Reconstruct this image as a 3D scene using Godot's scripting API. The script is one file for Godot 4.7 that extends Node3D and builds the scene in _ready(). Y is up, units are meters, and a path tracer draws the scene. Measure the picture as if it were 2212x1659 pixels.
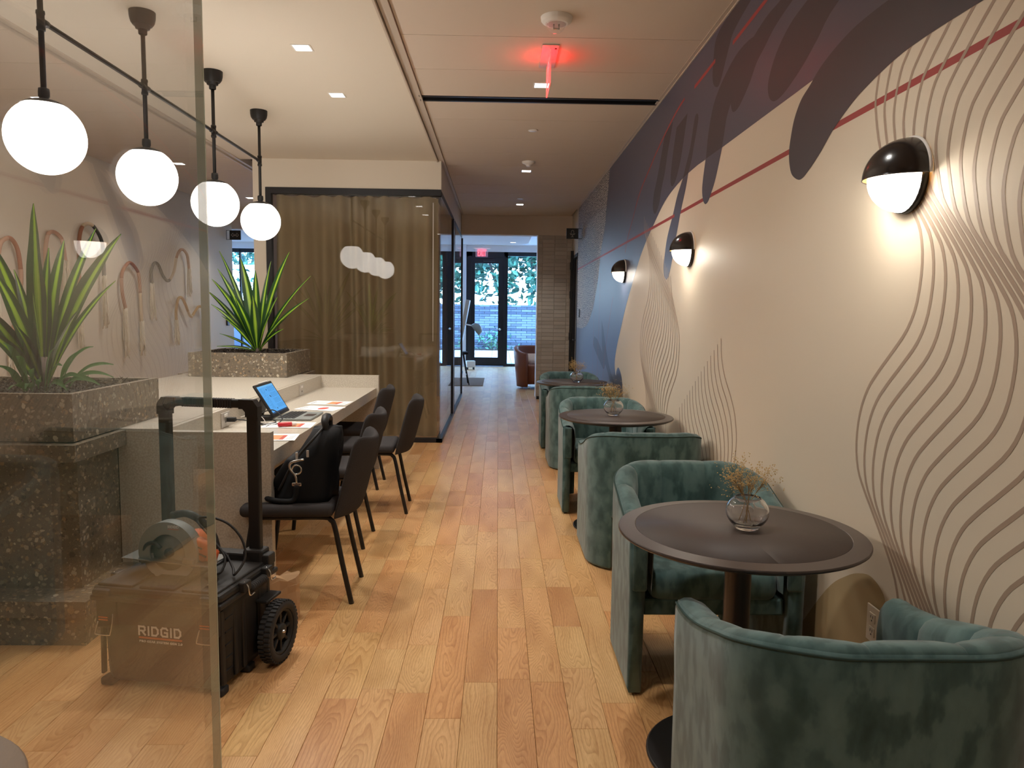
extends Node3D
# A cafe corridor: terrazzo island with pendant globes on the left, mural wall with tables on the right, a glass room and a storefront at the end.
# x right, y up, the corridor runs along -z; metres.

const WALL_X := 1.198      # mural wall
const LEFT_X := -4.307     # wall with the rope hangings
const CEIL := 3.0
const ROOM_Z := -8.0       # front of the glass room
const FAR_Z := -19.85      # storefront

var rng := RandomNumberGenerator.new()
var M := {}                # materials
var names := {}


func _ready() -> void:
	rng.seed = 4711
	# camera
	var cam := Camera3D.new()
	cam.name = "camera"
	add_child(cam)
	cam.position = Vector3(0, 1.41, 0)
	cam.basis = Basis(Vector3.UP, -0.01994) * Basis(Vector3.RIGHT, -0.094625) * Basis(Vector3.BACK, 0.012555)
	cam.fov = rad_to_deg(2.0 * atan(829.5 / 1599.3))
	cam.near = 0.02
	cam.far = 200.0
	# sky and exposure
	var we := WorldEnvironment.new()
	we.name = "environment"
	var env := Environment.new()
	env.background_mode = Environment.BG_SKY
	var sm := ProceduralSkyMaterial.new()
	sm.sky_top_color = Color(0.50, 0.72, 1.0)
	sm.sky_horizon_color = Color(0.80, 0.92, 1.0)
	sm.ground_bottom_color = Color(0.40, 0.48, 0.55)
	sm.ground_horizon_color = Color(0.62, 0.74, 0.82)
	sm.sky_energy_multiplier = 3.2
	sm.ground_energy_multiplier = 1.0
	var sky := Sky.new()
	sky.sky_material = sm
	env.sky = sky
	env.tonemap_mode = Environment.TONE_MAPPER_LINEAR
	env.tonemap_exposure = 1.0
	env.sdfgi_enabled = true
	env.ssao_enabled = true
	env.ssil_enabled = true
	we.environment = env
	add_child(we)
	# sun, high over the far courtyard
	var sun := DirectionalLight3D.new()
	sun.name = "sun"
	sun.light_color = Color(0.74, 0.90, 1.0)
	sun.light_energy = 3.2
	sun.light_angular_distance = 0.6
	sun.shadow_enabled = true
	add_child(sun)
	sun.look_at_from_position(Vector3(6, 12, -24), Vector3(0, 0, -29))
	make_materials()
	build_floor()
	build_ceiling()
	build_walls()
	build_mural()
	build_glass_room()
	build_far_room()
	build_outside()
	build_lights()
	build_island()
	build_plants()
	build_desk_things()
	build_desk_chairs()
	build_tables()
	build_toolbox()
	build_wall_art()
	build_ceiling_things()
	build_signs()
	build_glass_partition()


# ---------------------------------------------------------------- naming
func numbered(n: String) -> String:
	var k: int = names.get(n, 0)
	names[n] = k + 1
	return n if k == 0 else "%s_%03d" % [n, k]


func tag(o: Node, label: String, category: String, group := "") -> Node:
	o.set_meta("label", label)
	o.set_meta("category", category)
	if group != "":
		o.set_meta("group", group)
	return o


func thing(n: String, label: String, category: String, at := Vector3.ZERO, turn := 0.0, group := "") -> Node3D:
	var o := Node3D.new()
	o.name = numbered(n)
	add_child(o)
	o.position = at
	o.rotation.y = turn
	tag(o, label, category, group)
	return o


func struct(n: String) -> Node3D:
	var o := Node3D.new()
	o.name = numbered(n)
	add_child(o)
	o.set_meta("kind", "structure")
	return o


func part(parent: Node, n: String, mesh: Mesh, mat: Material, at := Vector3.ZERO, rot := Vector3.ZERO) -> MeshInstance3D:
	var o := MeshInstance3D.new()
	o.name = n
	o.mesh = mesh
	o.material_override = mat
	parent.add_child(o, true)
	o.position = at
	o.rotation = rot
	return o


func copy_of(o: Node3D, n: String, label: String, at: Vector3, turn: float) -> Node3D:
	var c: Node3D = o.duplicate()
	c.name = numbered(n)
	add_child(c)
	c.position = at
	c.rotation.y = turn
	c.set_meta("label", label)
	return c


# ---------------------------------------------------------------- mesh helpers
func st_new(smooth := true) -> SurfaceTool:
	var st := SurfaceTool.new()
	st.begin(Mesh.PRIMITIVE_TRIANGLES)
	st.set_smooth_group(0 if smooth else -1)
	return st


func st_end(st: SurfaceTool) -> ArrayMesh:
	st.generate_normals()
	return st.commit()


# a, b, c, d run counter-clockwise seen from outside
func quad(st: SurfaceTool, a: Vector3, b: Vector3, c: Vector3, d: Vector3) -> void:
	st.add_vertex(a); st.add_vertex(c); st.add_vertex(b)
	st.add_vertex(a); st.add_vertex(d); st.add_vertex(c)


func quad_uv(st: SurfaceTool, p: Array, uv: Array) -> void:
	for k in [0, 2, 1, 0, 3, 2]:
		st.set_uv(uv[k])
		st.add_vertex(p[k])


func tri(st: SurfaceTool, a: Vector3, b: Vector3, c: Vector3) -> void:
	st.add_vertex(a); st.add_vertex(c); st.add_vertex(b)


func steps(half: float, r: float, seg: int) -> Array:
	var out := [-half]
	for k in range(1, seg + 1):
		out.append(-half + r * (1.0 - cos(k * PI / 2 / seg)) if seg > 1 else -half + r)
	for k in range(seg, 0, -1):
		out.append(-out[k])
	out.append(half)
	return out


# box with rounded (seg > 1) or chamfered edges, added to a SurfaceTool at a transform
func add_rb(st: SurfaceTool, w: float, h: float, d: float, r: float, seg := 1, tf := Transform3D()) -> void:
	var hs := Vector3(w, h, d) / 2.0
	r = minf(r, minf(hs.x, minf(hs.y, hs.z)) * 0.999)
	if r <= 0.0:
		r = 0.0005
	var inner := hs - Vector3(r, r, r)
	var ax := [steps(hs.x, r, seg), steps(hs.y, r, seg), steps(hs.z, r, seg)]
	for f in 6:
		var n := f / 2
		var s := 1.0 if f % 2 == 0 else -1.0
		var u := (n + 1) % 3
		var v := (n + 2) % 3
		var cu: Array = ax[u]
		var cv: Array = ax[v]
		var g := []
		for i in cu.size():
			var row := []
			for j in cv.size():
				var p := Vector3()
				p[n] = s * hs[n]
				p[u] = cu[i]
				p[v] = cv[j]
				var c := p.clamp(-inner, inner)
				row.append(tf * (c + (p - c).normalized() * r))
			g.append(row)
		for i in cu.size() - 1:
			for j in cv.size() - 1:
				if s > 0:
					quad(st, g[i][j], g[i + 1][j], g[i + 1][j + 1], g[i][j + 1])
				else:
					quad(st, g[i][j], g[i][j + 1], g[i + 1][j + 1], g[i + 1][j])


func rb(w: float, h: float, d: float, r := 0.003, seg := 1) -> ArrayMesh:
	var st := st_new(seg > 1)
	add_rb(st, w, h, d, r, seg)
	return st_end(st)


# plain box between two corners, added flat
func add_box(st: SurfaceTool, a: Vector3, b: Vector3) -> void:
	var lo := Vector3(minf(a.x, b.x), minf(a.y, b.y), minf(a.z, b.z))
	var hi := Vector3(maxf(a.x, b.x), maxf(a.y, b.y), maxf(a.z, b.z))
	var c := []
	for k in 8:
		c.append(Vector3(hi.x if k & 1 else lo.x, hi.y if k & 2 else lo.y, hi.z if k & 4 else lo.z))
	quad(st, c[4], c[5], c[7], c[6])
	quad(st, c[1], c[0], c[2], c[3])
	quad(st, c[5], c[1], c[3], c[7])
	quad(st, c[0], c[4], c[6], c[2])
	quad(st, c[6], c[7], c[3], c[2])
	quad(st, c[0], c[1], c[5], c[4])


func box(a: Vector3, b: Vector3) -> ArrayMesh:
	var st := st_new(false)
	add_box(st, a, b)
	return st_end(st)


# rings of equal length; closed round each ring; caps if asked
func add_loft(st: SurfaceTool, rings: Array, closed := true, cap := true) -> void:
	var m: int = rings[0].size()
	for i in rings.size() - 1:
		var a: Array = rings[i]
		var b: Array = rings[i + 1]
		for j in (m if closed else m - 1):
			var k := (j + 1) % m
			quad(st, a[j], a[k], b[k], b[j])
	if cap and closed:
		for e in 2:
			var r: Array = rings[0] if e == 0 else rings[rings.size() - 1]
			var c := Vector3()
			for p in r:
				c += p
			c /= m
			for j in m:
				var k := (j + 1) % m
				if e == 0:
					tri(st, c, r[k], r[j])
				else:
					tri(st, c, r[j], r[k])


# profile of (radius, height), upwards along the outside
func add_lathe(st: SurfaceTool, prof: Array, seg := 32, tf := Transform3D()) -> void:
	for i in prof.size() - 1:
		var a: Vector2 = prof[i]
		var b: Vector2 = prof[i + 1]
		for j in seg:
			var t0 := TAU * j / seg
			var t1 := TAU * (j + 1) / seg
			var p := [tf * Vector3(a.x * sin(t0), a.y, a.x * cos(t0)), tf * Vector3(a.x * sin(t1), a.y, a.x * cos(t1)), tf * Vector3(b.x * sin(t1), b.y, b.x * cos(t1)), tf * Vector3(b.x * sin(t0), b.y, b.x * cos(t0))]
			if a.x < 1e-5:
				tri(st, p[0], p[2], p[3])
			elif b.x < 1e-5:
				tri(st, p[0], p[1], p[2])
			else:
				quad(st, p[0], p[1], p[2], p[3])


# hard corners where the profile repeats a point: pass several profiles
func lathe(profs: Array, seg := 32) -> ArrayMesh:
	var st := st_new()
	for i in profs.size():
		st.set_smooth_group(i)
		add_lathe(st, profs[i], seg)
	return st_end(st)


func smooth_path(p: Array, n := 6) -> Array:
	var out := []
	for i in p.size() - 1:
		var a = p[maxi(i - 1, 0)]
		var b = p[i]
		var c = p[i + 1]
		var d = p[mini(i + 2, p.size() - 1)]
		for k in n:
			var t := float(k) / n
			out.append(0.5 * (2.0 * b + (c - a) * t + (2.0 * a - 5.0 * b + 4.0 * c - d) * t * t + (3.0 * b - a - 3.0 * c + d) * t * t * t))
	out.append(p[p.size() - 1])
	return out


func add_tube(st: SurfaceTool, pts: Array, r, sides := 8, cap := true) -> void:
	var rings := []
	var up := Vector3.UP
	var prev := Vector3.ZERO
	for i in pts.size():
		var d: Vector3 = (pts[mini(i + 1, pts.size() - 1)] - pts[maxi(i - 1, 0)]).normalized()
		if i == 0:
			up = Vector3.UP if absf(d.y) < 0.9 else Vector3.RIGHT
			prev = (up - d * up.dot(d)).normalized()
		else:
			prev = (prev - d * prev.dot(d)).normalized()
		var side := d.cross(prev)
		var rr: float = r[i] if r is Array else r
		var ring := []
		for k in sides:
			var t := TAU * k / sides
			ring.append(pts[i] + (prev * cos(t) + side * sin(t)) * rr)
		rings.append(ring)
	add_loft(st, rings, true, cap)


func tube(pts: Array, r, sides := 8) -> ArrayMesh:
	var st := st_new()
	add_tube(st, pts, r, sides)
	return st_end(st)


# outline in x-y (counter-clockwise), extruded from z = 0 to depth
func add_prism(st: SurfaceTool, o: PackedVector2Array, depth: float, tf := Transform3D()) -> void:
	if Geometry2D.is_polygon_clockwise(o):
		o.reverse()
	var t := Geometry2D.triangulate_polygon(o)
	for i in range(0, t.size(), 3):
		var a := o[t[i]]
		var b := o[t[i + 1]]
		var c := o[t[i + 2]]
		if (b - a).cross(c - a) < 0:
			var s := b
			b = c
			c = s
		tri(st, tf * Vector3(a.x, a.y, depth), tf * Vector3(b.x, b.y, depth), tf * Vector3(c.x, c.y, depth))
		tri(st, tf * Vector3(a.x, a.y, 0), tf * Vector3(c.x, c.y, 0), tf * Vector3(b.x, b.y, 0))
	for i in o.size():
		var p := o[i]
		var q := o[(i + 1) % o.size()]
		quad(st, tf * Vector3(p.x, p.y, 0), tf * Vector3(q.x, q.y, 0), tf * Vector3(q.x, q.y, depth), tf * Vector3(p.x, p.y, depth))


func prism(o: PackedVector2Array, depth: float) -> ArrayMesh:
	var st := st_new(false)
	add_prism(st, o, depth)
	return st_end(st)


func text_mesh(s: String, size: float, depth := 0.001, bold := true) -> TextMesh:
	var t := TextMesh.new()
	var f := SystemFont.new()
	f.font_names = PackedStringArray(["Droid Sans"])
	if bold:
		f.font_weight = 700
	t.font = f
	t.text = s
	t.font_size = 64
	t.pixel_size = size / 64.0
	t.depth = depth
	t.curve_step = 2.0
	return t


# ---------------------------------------------------------------- materials
func mat(n: String, c: Color, rough := 0.6, metal := 0.0, spec := 0.5) -> StandardMaterial3D:
	var m := StandardMaterial3D.new()
	m.resource_name = n
	m.albedo_color = c
	m.roughness = rough
	m.metallic = metal
	m.metallic_specular = spec
	M[n] = m
	return m


func rgb8(r: int, g: int, b: int) -> Color:
	return Color8(r, g, b)


func noise(freq: float, sd: int, kind := FastNoiseLite.TYPE_SIMPLEX_SMOOTH, oct := 3) -> FastNoiseLite:
	var f := FastNoiseLite.new()
	f.noise_type = kind
	f.frequency = freq
	f.seed = sd
	f.fractal_octaves = oct
	return f


func noise_tex(freq: float, sd: int, cols: Array, at: Array, size := 512, oct := 4) -> NoiseTexture2D:
	var t := NoiseTexture2D.new()
	t.width = size
	t.height = size
	t.seamless = true
	t.noise = noise(freq, sd, FastNoiseLite.TYPE_SIMPLEX_SMOOTH, oct)
	var g := Gradient.new()
	g.colors = PackedColorArray(cols)
	g.offsets = PackedFloat32Array(at)
	t.color_ramp = g
	return t


func tri_tex(m: StandardMaterial3D, t: Texture2D, scale: float, world := false) -> void:
	m.albedo_texture = t
	m.uv1_triplanar = true
	m.uv1_world_triplanar = world
	m.uv1_scale = Vector3(scale, scale, scale)


func wood_image(kind: int) -> ImageTexture:
	var w := 160
	var h := 1024
	var img := Image.create(w, h, false, Image.FORMAT_RGB8)
	var wob := noise(0.0045, 90 + kind, FastNoiseLite.TYPE_SIMPLEX_SMOOTH, 2)
	var pore := noise(0.09, 190 + kind, FastNoiseLite.TYPE_SIMPLEX, 2)
	var broad := noise(0.004, 290 + kind, FastNoiseLite.TYPE_SIMPLEX_SMOOTH, 2)
	var x0: float = [0.5, 0.42, 0.6, -0.9, 1.6, 0.15][kind]
	var slope: float = [1.25, -0.9, 1.7, 0.12, 0.1, 0.7][kind]
	var start: float = [-0.55, 0.75, -0.2, 0.4, 0.3, -0.2][kind]
	var freq: float = [9.0, 8.0, 11.0, 13.0, 10.0, 9.5][kind]
	var light := Color8(224, 184, 136)
	var dark := Color8(178, 130, 84)
	for y in h:
		var v := float(y) / h
		for x in w:
			var u := float(x) / w
			var n := wob.get_noise_2d(x * 1.6, y * 0.55)
			var dx := (u - x0) * 1.25
			var dz := start + slope * v * 1.4 + n * 0.45
			var d := sqrt(dx * dx + dz * dz) + n * 0.10
			var ring := fposmod(d * freq, 1.0)
			var g := pow(ring, 2.2)
			if ring > 0.9:
				g *= (1.0 - ring) * 10.0
			var p := pore.get_noise_2d(x * 6.5, y * 0.22)
			var k := clampf(g * 0.62 + maxf(p, 0.0) * 0.55 + broad.get_noise_2d(x * 1.2, y * 0.5) * 0.32 + 0.06, 0.0, 1.0)
			img.set_pixel(x, y, light.lerp(dark, k))
	return ImageTexture.create_from_image(img)


func terrazzo_image(sd: int) -> ImageTexture:
	var s := 1024
	var img := Image.create(s, s, false, Image.FORMAT_RGB8)
	img.fill(Color8(118, 107, 92))
	var r := RandomNumberGenerator.new()
	r.seed = sd
	var tones := [Color8(163, 152, 134), Color8(188, 176, 154), Color8(146, 128, 106), Color8(206, 196, 174), Color8(172, 146, 112), Color8(96, 90, 80), Color8(136, 130, 120), Color8(84, 78, 70)]
	for i in 9000:                                   # sand in the matrix
		var c := Color8(118, 107, 92).lerp(tones[r.randi() % 8], 0.55)
		img.fill_rect(Rect2i(r.randi() % s, r.randi() % s, 1 + r.randi() % 3, 1 + r.randi() % 3), c)
	for i in 3200:
		var big := pow(r.randf(), 3.2)
		var rad := 2.2 + big * 17.0
		var cx := r.randf() * s
		var cy := r.randf() * s
		var ang := []
		var dist := []
		var k := 5 + r.randi() % 3
		var tilt := r.randf() * TAU
		var sq := r.randf_range(0.55, 1.0)
		for j in k:                                  # half planes of a convex chip
			ang.append(Vector2.from_angle(TAU * (j + r.randf_range(-0.25, 0.25)) / k))
			dist.append(rad * r.randf_range(0.6, 1.0))
		var col: Color = tones[r.randi() % 8]
		col = col.lerp(Color8(118, 107, 92), r.randf() * 0.45)
		var ca := cos(tilt)
		var sa := sin(tilt)
		var b := int(rad) + 1
		for yy in range(-b, b + 1):
			for xx in range(-b, b + 1):
				var q := Vector2(ca * xx + sa * yy, (-sa * xx + ca * yy) / sq)
				var ok := true
				for j in k:
					if q.dot(ang[j]) > dist[j]:
						ok = false
						break
				if ok:
					img.set_pixel(posmod(int(cx) + xx, s), posmod(int(cy) + yy, s), col)
	return ImageTexture.create_from_image(img)


func leaf_image() -> ImageTexture:
	var w := 96
	var h := 256
	var img := Image.create(w, h, false, Image.FORMAT_RGB8)
	var nz := noise(0.05, 7)
	for y in h:
		for x in w:
			var u := absf(float(x) / (w - 1) - 0.5) * 2.0
			var streak := nz.get_noise_2d(x * 4.0, y * 0.12)
			var lime := clampf((0.40 + streak * 0.22 - u) * 5.0, 0.0, 1.0)
			var c := Color8(28, 62, 26).lerp(Color8(150, 186, 48), lime)
			c = c.lerp(Color8(196, 204, 96), clampf((0.10 - u) * 8.0, 0.0, 1.0) * 0.7)
			c = c.lerp(Color8(20, 46, 22), clampf((fposmod(float(x) / 7.0, 1.0) - 0.7) * 1.5, 0.0, 0.35))
			img.set_pixel(x, y, c)
	return ImageTexture.create_from_image(img)


func zigzag_image() -> ImageTexture:
	var s := 512
	var img := Image.create(s, s, false, Image.FORMAT_RGB8)
	var nz := noise(0.03, 17)
	for y in s:
		for x in s:
			var z := absf(fposmod(x / 32.0 + nz.get_noise_2d(x, y) * 0.6, 1.0) * 2.0 - 1.0) * 11.0
			var f := fposmod((y + z + nz.get_noise_2d(y * 1.3, x * 1.3) * 9.0) / 16.0, 1.0)
			img.set_pixel(x, y, Color8(204, 194, 180) if f < 0.56 else Color8(58, 52, 60))
	return ImageTexture.create_from_image(img)


func screen_image() -> ImageTexture:
	var img := Image.create(420, 280, false, Image.FORMAT_RGB8)
	img.fill(Color8(92, 178, 250))
	var ink := Color8(60, 128, 196)
	var r := RandomNumberGenerator.new()
	r.seed = 5
	img.fill_rect(Rect2i(0, 0, 420, 16), Color8(120, 196, 252))
	img.fill_rect(Rect2i(0, 268, 420, 12), Color8(30, 60, 96))
	for k in 22:
		var y := 26 + k * 10
		var x := 40
		while x < 130:
			var l := 6 + r.randi() % 22
			if r.randf() < 0.7:
				img.fill_rect(Rect2i(x, y, l, 3), ink)
			x += l + 6
		x = 220
		while x < 380 and k % 6 != 5:
			var l := 8 + r.randi() % 34
			img.fill_rect(Rect2i(x, y, l, 3), ink)
			x += l + 6
	for q in [Vector2i(176, 40), Vector2i(176, 104), Vector2i(190, 112), Vector2i(176, 236)]:
		img.fill_rect(Rect2i(q, Vector2i(16, 14)), Color8(26, 52, 96))
	return ImageTexture.create_from_image(img)


func flyer_image(sd: int) -> ImageTexture:
	var img := Image.create(220, 300, false, Image.FORMAT_RGB8)
	img.fill(Color8(240, 238, 236))
	var r := RandomNumberGenerator.new()
	r.seed = sd
	if sd % 2 == 0:
		img.fill_rect(Rect2i(30, 150, 150, 70), Color8(214, 140, 92))
		img.fill_rect(Rect2i(30, 220, 150, 24), Color8(186, 74, 58))
	else:
		for y in range(-34, 35):
			var w := int(sqrt(34.0 * 34.0 - y * y) * 1.7)
			img.fill_rect(Rect2i(110 - w, 180 + y, w * 2, 1), Color8(196, 62, 44))
	img.fill_rect(Rect2i(30, 26, 110, 10), Color8(96, 92, 92))
	for k in 8:
		img.fill_rect(Rect2i(30, 48 + k * 10, 90 + r.randi() % 70, 3), Color8(150, 148, 148))
	for k in 4:
		img.fill_rect(Rect2i(30, 260 + k * 9, 60 + r.randi() % 90, 3), Color8(150, 148, 148))
	return ImageTexture.create_from_image(img)


func make_materials() -> void:
	for k in 6:
		var w := mat("oak_%d" % k, Color.WHITE, 0.34, 0.0, 0.5)
		w.albedo_texture = wood_image(k)
		w.vertex_color_use_as_albedo = true
	mat("floor_gap", rgb8(58, 38, 24), 0.8)
	mat("wall_paint", rgb8(218, 207, 190), 0.62, 0, 0.35)
	mat("ceiling_paint", rgb8(212, 198, 182), 0.8, 0, 0.3)
	mat("soffit_paint", rgb8(222, 212, 196), 0.8, 0, 0.3)
	mat("trim_paint", rgb8(196, 182, 166), 0.45)
	mat("void", rgb8(40, 36, 32), 0.9)
	mat("far_white", rgb8(232, 234, 240), 0.7)
	mat("pink_wall", rgb8(208, 194, 184), 0.7)
	# mural print
	mat("mural_cream", rgb8(224, 211, 190), 0.6, 0, 0.35)
	mat("mural_plum", rgb8(86, 76, 88), 0.5, 0, 0.4)
	mat("mural_plum_dark", rgb8(76, 68, 72), 0.5, 0, 0.4)
	mat("mural_grey", rgb8(78, 72, 76), 0.5, 0, 0.4)
	mat("mural_red", rgb8(160, 62, 58), 0.55)
	mat("mural_taupe", rgb8(172, 150, 130), 0.6)
	mat("wall_tan", rgb8(186, 164, 124), 0.6)  # even tan of the round-topped patch by the floor
	mat("mural_slate", rgb8(76, 72, 84), 0.5)
	mat("mural_field", rgb8(84, 82, 98), 0.42, 0, 0.5)
	var hz := mat("mural_zigzag", Color.WHITE, 0.55)
	hz.albedo_texture = zigzag_image()
	# metals, plastics
	mat("black_metal", rgb8(24, 23, 23), 0.42, 0.0, 0.5)
	mat("black_gloss", rgb8(30, 25, 24), 0.2, 0.0, 0.6)
	mat("dark_frame", rgb8(34, 34, 38), 0.45, 0.2)
	mat("black_plastic", rgb8(30, 29, 28), 0.5, 0.0, 0.45)
	mat("tool_black", rgb8(38, 36, 34), 0.55, 0.0, 0.45)
	mat("rubber", rgb8(42, 40, 39), 0.75)
	mat("chrome", rgb8(214, 214, 214), 0.22, 1.0)
	mat("brass", rgb8(206, 160, 80), 0.35, 0.8)
	mat("steel_blade", rgb8(150, 152, 150), 0.32, 0.85)
	mat("guard_grey", rgb8(136, 140, 136), 0.42, 0.2)
	mat("tool_orange", rgb8(200, 92, 44), 0.45)
	mat("white_plastic", rgb8(236, 232, 226), 0.4)
	mat("plate_steel", rgb8(196, 190, 182), 0.4, 0.3)
	mat("print_white", rgb8(228, 226, 220), 0.6)
	mat("print_orange", rgb8(206, 104, 56), 0.6)
	mat("table_rim", rgb8(74, 64, 60), 0.30, 0.15, 0.5)
	mat("table_inset", rgb8(76, 66, 61), 0.52, 0.0, 0.4)
	mat("table_brown_grey", rgb8(128, 116, 104), 0.6)
	mat("red_gloss", rgb8(186, 24, 40), 0.3)
	mat("paper_white", rgb8(240, 238, 236), 0.75)
	var kraft := mat("kraft_paper", rgb8(190, 152, 112), 0.8)
	kraft.backlight_enabled = true
	kraft.backlight = Color(0.25, 0.18, 0.1)
	# stone
	var tz := mat("terrazzo", Color.WHITE, 0.42, 0.0, 0.45)
	tri_tex(tz, terrazzo_image(3), 1.35)
	var qz := mat("quartz", Color.WHITE, 0.28, 0.0, 0.5)
	tri_tex(qz, noise_tex(0.05, 5, [rgb8(176, 166, 150), rgb8(188, 178, 162), rgb8(196, 187, 172), rgb8(208, 200, 186)], [0.0, 0.42, 0.6, 1.0], 512, 5), 3.0)
	# textiles
	var vv := mat("velvet", Color.WHITE, 0.72, 0.0, 0.25)
	tri_tex(vv, noise_tex(0.011, 21, [rgb8(46, 69, 68), rgb8(66, 92, 90), rgb8(86, 112, 110), rgb8(100, 127, 124)], [0.0, 0.40, 0.56, 1.0], 512, 5), 1.7)
	vv.uv1_scale = Vector3(2.3, 1.15, 2.3)
	vv.rim_enabled = true
	vv.rim = 0.65
	vv.rim_tint = 0.55
	var vd := mat("velvet_dark", rgb8(54, 72, 68), 0.75, 0.0, 0.25)
	vd.rim_enabled = true
	vd.rim = 0.5
	vd.rim_tint = 0.6
	var wf := mat("chair_wool", Color.WHITE, 0.95, 0.0, 0.15)
	tri_tex(wf, noise_tex(0.2, 31, [rgb8(40, 38, 38), rgb8(62, 59, 59), rgb8(92, 88, 86)], [0.2, 0.5, 0.9], 256, 3), 9.0)
	var bf := mat("bag_nylon", Color.WHITE, 0.7, 0.0, 0.3)
	tri_tex(bf, noise_tex(0.3, 41, [rgb8(20, 20, 21), rgb8(38, 38, 40)], [0.3, 0.8], 256, 2), 14.0)
	var cu := mat("curtain", Color.WHITE, 0.9, 0.0, 0.15)
	tri_tex(cu, noise_tex(0.25, 51, [rgb8(122, 106, 80), rgb8(140, 124, 96), rgb8(156, 140, 112)], [0.2, 0.5, 0.85], 256, 3), 6.0)
	cu.backlight_enabled = true
	cu.backlight = Color(0.2, 0.18, 0.14)
	var rug := mat("rug", Color.WHITE, 0.95, 0.0, 0.1)
	tri_tex(rug, noise_tex(0.12, 61, [rgb8(86, 72, 64), rgb8(128, 110, 96), rgb8(160, 142, 124)], [0.15, 0.5, 0.9], 256, 3), 3.0)
	mat("leather", rgb8(128, 70, 46), 0.42, 0.0, 0.45)
	var cs := mat("cushion_print", Color.WHITE, 0.9)
	tri_tex(cs, noise_tex(0.06, 71, [rgb8(206, 150, 120), rgb8(226, 206, 184), rgb8(236, 224, 208)], [0.35, 0.5, 0.8], 256, 2), 5.0)
	for c in [["rope_rose", 186, 146, 124], ["rope_rust", 166, 112, 88], ["rope_sand", 206, 184, 156], ["rope_grey", 120, 116, 112], ["rope_char", 52, 50, 50], ["rope_ochre", 190, 152, 104], ["cotton", 226, 216, 198]]:
		mat(c[0], rgb8(c[1], c[2], c[3]), 0.9, 0.0, 0.15)
	# plants
	var lf := mat("leaf", Color.WHITE, 0.34, 0.0, 0.5)
	lf.albedo_texture = leaf_image()
	lf.backlight_enabled = true
	lf.backlight = Color(0.35, 0.45, 0.12)
	var lg := mat("leaf_green", rgb8(52, 92, 44), 0.42, 0.0, 0.5)
	lg.backlight_enabled = true
	lg.backlight = Color(0.2, 0.4, 0.12)
	mat("soil", rgb8(44, 36, 30), 0.95)
	mat("moss", rgb8(46, 38, 32), 0.95)
	mat("dry_flower", rgb8(196, 166, 112), 0.9)
	mat("dry_stem", rgb8(164, 132, 86), 0.9)
	mat("tree_leaf", rgb8(58, 112, 88), 0.55).vertex_color_use_as_albedo = true
	mat("tree_leaf_deep", rgb8(44, 96, 84), 0.6)
	mat("bark", rgb8(120, 104, 96), 0.9)
	for k in 3:
		mat("brick_%d" % k, [rgb8(74, 84, 98), rgb8(92, 104, 116), rgb8(58, 66, 80)][k], 0.85)
	mat("mortar", rgb8(140, 150, 160), 0.9)
	mat("paving", rgb8(150, 150, 152), 0.9)
	for k in 3:
		mat("tile_%d" % k, [rgb8(186, 176, 164), rgb8(178, 168, 156), rgb8(192, 183, 171)][k], 0.25, 0.0, 0.5)
	mat("grout", rgb8(214, 206, 196), 0.85)
	# glass
	var gl := mat("pane", Color(0.80, 0.92, 0.84, 0.0), 0.0)
	gl.transparency = BaseMaterial3D.TRANSPARENCY_ALPHA
	var gp := mat("partition_glass", Color(0.30, 0.36, 0.30, 0.10), 0.0)
	gp.transparency = BaseMaterial3D.TRANSPARENCY_ALPHA
	var ge := mat("glass_edge", Color(0.74, 0.76, 0.68, 0.6), 0.08)
	ge.transparency = BaseMaterial3D.TRANSPARENCY_ALPHA
	var gv := mat("vase_glass", Color(1, 1, 1, 0.02), 0.0)
	gv.refraction_enabled = true
	gv.refraction_scale = 0.05
	var ga := mat("acrylic", Color(1, 0.9, 0.9, 0.12), 0.0)
	ga.transparency = BaseMaterial3D.TRANSPARENCY_ALPHA
	glow("globe_glow", Color(1.0, 0.97, 0.93), 5.0)
	glow("sconce_glow", Color(1.0, 0.97, 0.93), 5.0)
	glow("downlight_glow", Color(1.0, 0.98, 0.96), 8.0)
	glow("far_downlight_glow", Color(1.0, 0.99, 0.97), 6.0)
	glow("exit_glow", Color(1.0, 0.05, 0.10), 2.6)
	var sg := mat("screen_glow", Color(0.02, 0.02, 0.02), 0.25)
	sg.emission_enabled = true
	sg.emission_texture = screen_image()
	sg.emission = Color.BLACK
	sg.emission_energy_multiplier = 0.9
	for k in 3:
		var fp := mat("flyer_%d" % k, Color.WHITE, 0.7)
		fp.albedo_texture = flyer_image(10 + k)


func glow(n: String, c: Color, e: float) -> void:
	var m := mat(n, Color(0.9, 0.9, 0.9), 0.4)
	m.emission_enabled = true
	m.emission = c
	m.emission_energy_multiplier = e


# ---------------------------------------------------------------- floor
func on_screen(p: Vector3) -> Vector2:
	var b := Basis(Vector3.UP, -0.01994) * Basis(Vector3.RIGHT, -0.094625) * Basis(Vector3.BACK, 0.012555)
	var q: Vector3 = b.inverse() * (p - Vector3(0, 1.41, 0))
	if q.z > -0.2:
		return Vector2(-9, -9)
	return Vector2(q.x / -q.z * 1599.3 / 1106.0, q.y / -q.z * 1599.3 / 829.5)


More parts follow.
